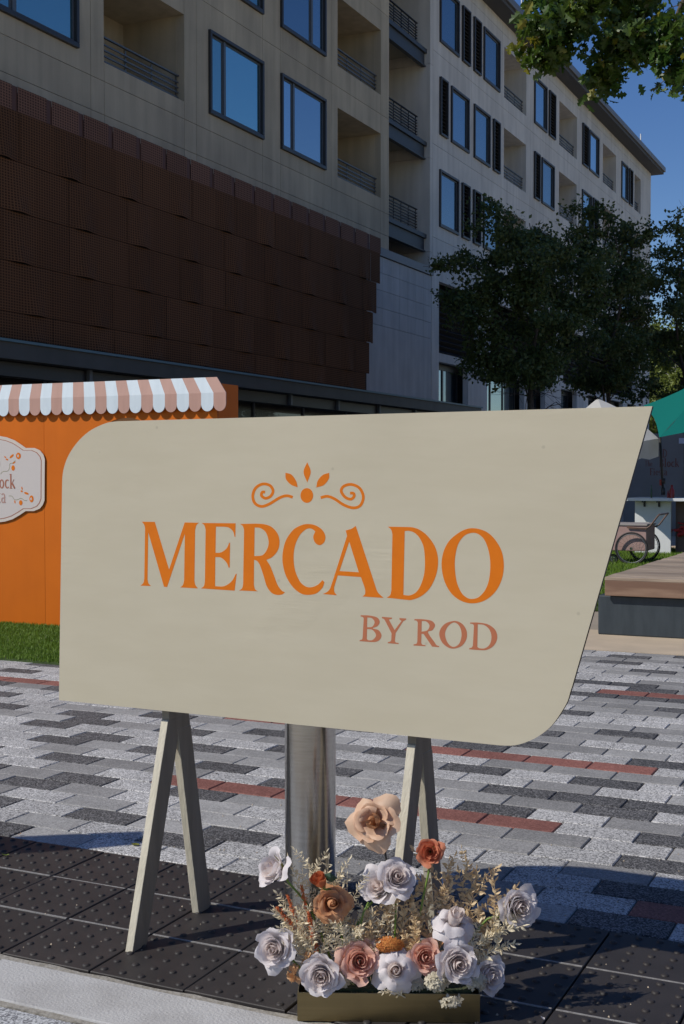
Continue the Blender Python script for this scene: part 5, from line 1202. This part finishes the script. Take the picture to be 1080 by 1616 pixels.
def tree(base, h, cr_w, z_low, label, leafm, nleaf, lsize, seed, name='oak_tree', trunk_r=.11, lean=(0, 0), group='trees in front of the apartment building', crown_off=(0, 0)):
    rr = random.Random(seed); base = Vector(base); root = thing(name, tuple(base), label, 'tree', group); tr_ = MB(); tips = []
    fork = z_low*.62
    top = base+Vector((lean[0], lean[1], h*.93))
    def seg(a, b_, r0, r1, k=4):
        pts = []; j = Vector((rr.gauss(0, 1), rr.gauss(0, 1), rr.gauss(0, .3)))*(b_-a).length*.07
        for i in range(k+1): t = i/k; pts.append(a*(1-t)+b_*t+j*math.sin(math.pi*t))
        tr_.tube(pts, [r0*(1-t/k)+r1*t/k for t in range(k+1)], 7 if r0 > .03 else 5); return pts
    tk_ = seg(base, base+(top-base)*.5, trunk_r, trunk_r*.55, 6); tk2 = seg(tk_[-1], top, trunk_r*.55, .012, 6)
    tmb = MB(); tmb.v, tmb.f, tmb.m = tr_.v, tr_.f, tr_.m; tmb.build('trunk', M['bark'], root, smooth=True); tr_ = MB()
    zc = (z_low+h)/2; rz = (h-z_low)/2
    def inside(p): q_ = p-base; return math.sqrt(((q_.x-crown_off[0])/cr_w)**2+((q_.y-crown_off[1])/cr_w)**2+((q_.z-zc)/rz)**2)
    allp = tk_[2:]+tk2
    nl = 16
    for k in range(nl):
        t = (k+.5)/nl; z = fork+(h*.85-fork)*t; st0 = base+(top-base)*(z/(h*.93)); az = k*2.4+rr.uniform(-.3, .3)
        reach = cr_w*rr.uniform(.75, 1.05)*math.sqrt(max(.1, 1-((z+1.0-zc)/(rz*1.15))**2)); rise = rr.uniform(.5, 1.4)*(1-.3*t)
        en = st0+Vector((math.cos(az)*reach+crown_off[0]*.6, math.sin(az)*reach+crown_off[1]*.6, rise)); r0 = .035*(1-t*.6)+.01
        P = seg(st0, en, r0, .006, 5); tips += P[3:]
        for q_ in range(5):
            s0 = P[rr.randint(1, 5)]; d = Vector((rr.gauss(0, 1), rr.gauss(0, 1), rr.gauss(.2, .6))).normalized()*cr_w*rr.uniform(.25, .5); P2 = seg(s0, s0+d, .012, .004, 3); tips += P2[1:]
            for w_ in range(3):
                d = Vector((rr.gauss(0, 1), rr.gauss(0, 1), rr.gauss(0, .6))).normalized()*cr_w*rr.uniform(.12, .25); s0 = P2[rr.randint(1, 3)]; P3 = seg(s0, s0+d, .006, .003, 2); tips += P3[1:]
    tr_.build('branches', M['bark'], root, smooth=True, kind='stuff')
    tips = [t for t in tips if inside(t) < 1.25 and (t-base).z > z_low-.3]
    rg = np.random.default_rng(seed); tp = np.array([tuple(t) for t in tips]); idx = rg.integers(0, len(tp), nleaf); w = rg.uniform(.4, 1, len(tp))[idx][:, None]
    P = tp[idx]+rg.normal(size=(nleaf, 3))*np.array([.17, .17, .13])*w*(cr_w/2.2)
    leaf_cloud('crown', P, lsize, leafm, root, seed+1)
    return root
def tbase(px_, d): p = dep(px_, 747, d); return (p.x, p.y, 0)
tree(tbase(834, 35), 8.9, 2.45, 4.1, 'dark leafy oak left of its row, spreading over the shop fronts', M['leaf_dark'], 29000, .13, 31, crown_off=(.1, .05))
tree(tbase(953, 41), 10.6, 2.35, 4.4, 'dark oak second in the row, in front of the building corner', M['leaf_dark'], 22000, .14, 32)
tree(tbase(1080, 44), 10.2, 2.3, 2.6, 'dark oak at the right photo edge against the sky', M['leaf_dark'], 24000, .14, 33)
GB = 'trees behind the oak row'
tree(tbase(1038, 118), 15.5, 5.2, 2.5, 'sunlit yellow green tree glimpsed low between the oak trunks', M['leaf_mid'], 15000, .42, 34, group=GB)
tree(tbase(1092, 126), 17, 6.0, 2.5, 'sunlit tree behind the teal umbrella', M['leaf_mid'], 15000, .45, 35, group=GB)
tree(tbase(1005, 130), 10, 4.5, 2.0, 'distant shaded tree beyond the building end', M['leaf_dark'], 9000, .35, 36, group=GB)
# far pale building
p = tbase(1075, 150); fb = thing('far_building', p, 'pale distant building glimpsed between the tree crowns', 'building')
b = MB(); b.box(p[0]-14, p[0]+30, p[1], p[1]+20, 0, 15); b.build('wall', M['farwall'], fb)
for i in range(12):
    for j in range(3): b = MB(); b.box(p[0]-12+3.4*i, p[0]-10.2+3.4*i, p[1]-.08, p[1]-.01, 2+4*j, 4.2+4*j); b.build('window', M['frame'], fb)
# near branch overhead at top right
nb = thing('overhanging_tree', tbase(1420, 13.5), 'sunlit tree branch with lobed green leaves overhanging at top right', 'tree')
NB = MB(); nr = random.Random(12); ntips = []
trk = Vector(tbase(1420, 13.5)); NB.tube([trk, trk+Vector((0, 0, 3)), trk+Vector((-.1, .1, 6)), trk+Vector((0, 0, 9))], [.2, .17, .13, .08], 10); NB.build('trunk', M['bark'], nb, smooth=True)
NB = MB()
def nbranch(pts, r0, sub=5, lv=1, spread=.32):
    P = [dep(*p) for p in pts]; sp = []
    for i in range(len(P)-1):
        p0, p1, p2, p3 = P[max(i-1, 0)], P[i], P[i+1], P[min(i+2, len(P)-1)]
        for k in range(4): u = k/4; sp.append(.5*((2*p1)+(-p0+p2)*u+(2*p0-5*p1+4*p2-p3)*u*u+(-p0+3*p1-3*p2+p3)*u**3))
    sp.append(P[-1]); n = len(sp); NB.tube(sp, [r0*(1-.8*i/(n-1)) for i in range(n)], 6)
    for i in range(2, n):
        for k in range(sub):
            d = Vector((nr.gauss(0, 1), nr.gauss(0, 1), nr.gauss(-.3, .7))).normalized()*spread*nr.uniform(.4, 1.1); a = sp[i]; c = a+d; m_ = (a+c)/2+Vector((0, 0, .03)); NB.tube([a, m_, c], [.006, .004, .002], 4)
            for t in (.45, .7, .9, 1): ntips.append(a*(1-t)+c*t)
D = 13.5
nbranch([(1400, -350, D), (1200, -180, D), (1050, -60, D), (950, 0, D-.3), (880, 30, D-.4), (845, 35, D-.5)], .05, 5)
nbranch([(1050, -60, D), (985, 30, D+.2), (960, 90, D+.3), (945, 125, D+.3)], .03, 5, spread=.26)
nbranch([(1200, -180, D), (1090, -20, D-.3), (1060, 60, D-.4), (1068, 120, D-.4)], .035, 5, spread=.28)
nbranch([(950, 0, D-.3), (900, 55, D-.2), (872, 80, D-.2), (850, 88, D-.3)], .018, 3, spread=.17)
nbranch([(1200, -180, D), (1030, -40, D+.6), (1000, 20, D+.7), (1020, 60, D+.7)], .03, 6)
nbranch([(1050, -60, D), (940, -30, D), (880, -15, D), (850, -5, D)], .025, 4, spread=.25)
nbranch([(1060, 60, D-.4), (1020, 70, D-.2), (985, 60, D-.2)], .02, 5, spread=.25)
NB.build('branches', M['bark'], nb, smooth=True, kind='stuff')
tp = np.array([tuple(t) for t in ntips]); rg = np.random.default_rng(5); P = np.repeat(tp, 3, 0)+rg.normal(size=(len(tp)*3, 3))*.045
yl = rg.random(len(P)) < .04
leaf_cloud('crown', P[~yl], .125, M['leaf_near'], nb, 51, shape='lobed'); leaf_cloud('yellow_leaves', P[yl], .12, M['leaf_yellow'], nb, 52, shape='lobed')
# left sprig that turns yellow
tp2 = np.array([tuple(dep(835+nr.gauss(0, 14), 75+nr.gauss(0, 12), D-.3)) for _ in range(46)]); leaf_cloud('yellow_leaves', tp2, .11, M['leaf_yellow'], nb, 53, shape='lobed')

# ------------------------------------------------------------------ made-up post and arm out of view, outlined to cast the paver shadow
GT_ = on(226, 1324, 2, 0); K1, K2 = 1.0913*math.sin(AZ), 1.0913*math.cos(AZ)
def caster(px_, py_, z): q_ = on(px_, py_, 2, 0); return Vector((q_.x-K1*z, q_.y-K2*z, z))
z1 = 1.9
post = thing('shadow_caster_post', tuple(Vector((caster(-150, 1345, z1).x, caster(-150, 1345, z1).y, 0))), 'unseen made-up pole with a flat arm shaped to cast the paver shadow', 'post')
pts = [caster(229, 1312, z1), caster(229, 1332, z1), caster(140, 1340, z1), caster(0, 1349, z1), caster(-220, 1362, z1), caster(-220, 1330, z1), caster(20, 1320, z1), caster(140, 1315, z1)]
b = MB(); n = len(pts); b.add(pts+[p-Vector((0, 0, .03)) for p in pts], [tuple(range(n)), tuple(range(n, 2*n))[::-1]]+[(k, n+k, n+(k+1) % n, (k+1) % n) for k in range(n)]); b.build('arm', M['wood'], post)
c = caster(-150, 1345, z1); b = MB(); b.box(c.x-.04, c.x+.04, c.y-.04, c.y+.04, 0, z1-.035); b.build('post', M['wood'], post)
SC.render.resolution_x = 684; SC.render.resolution_y = 1024
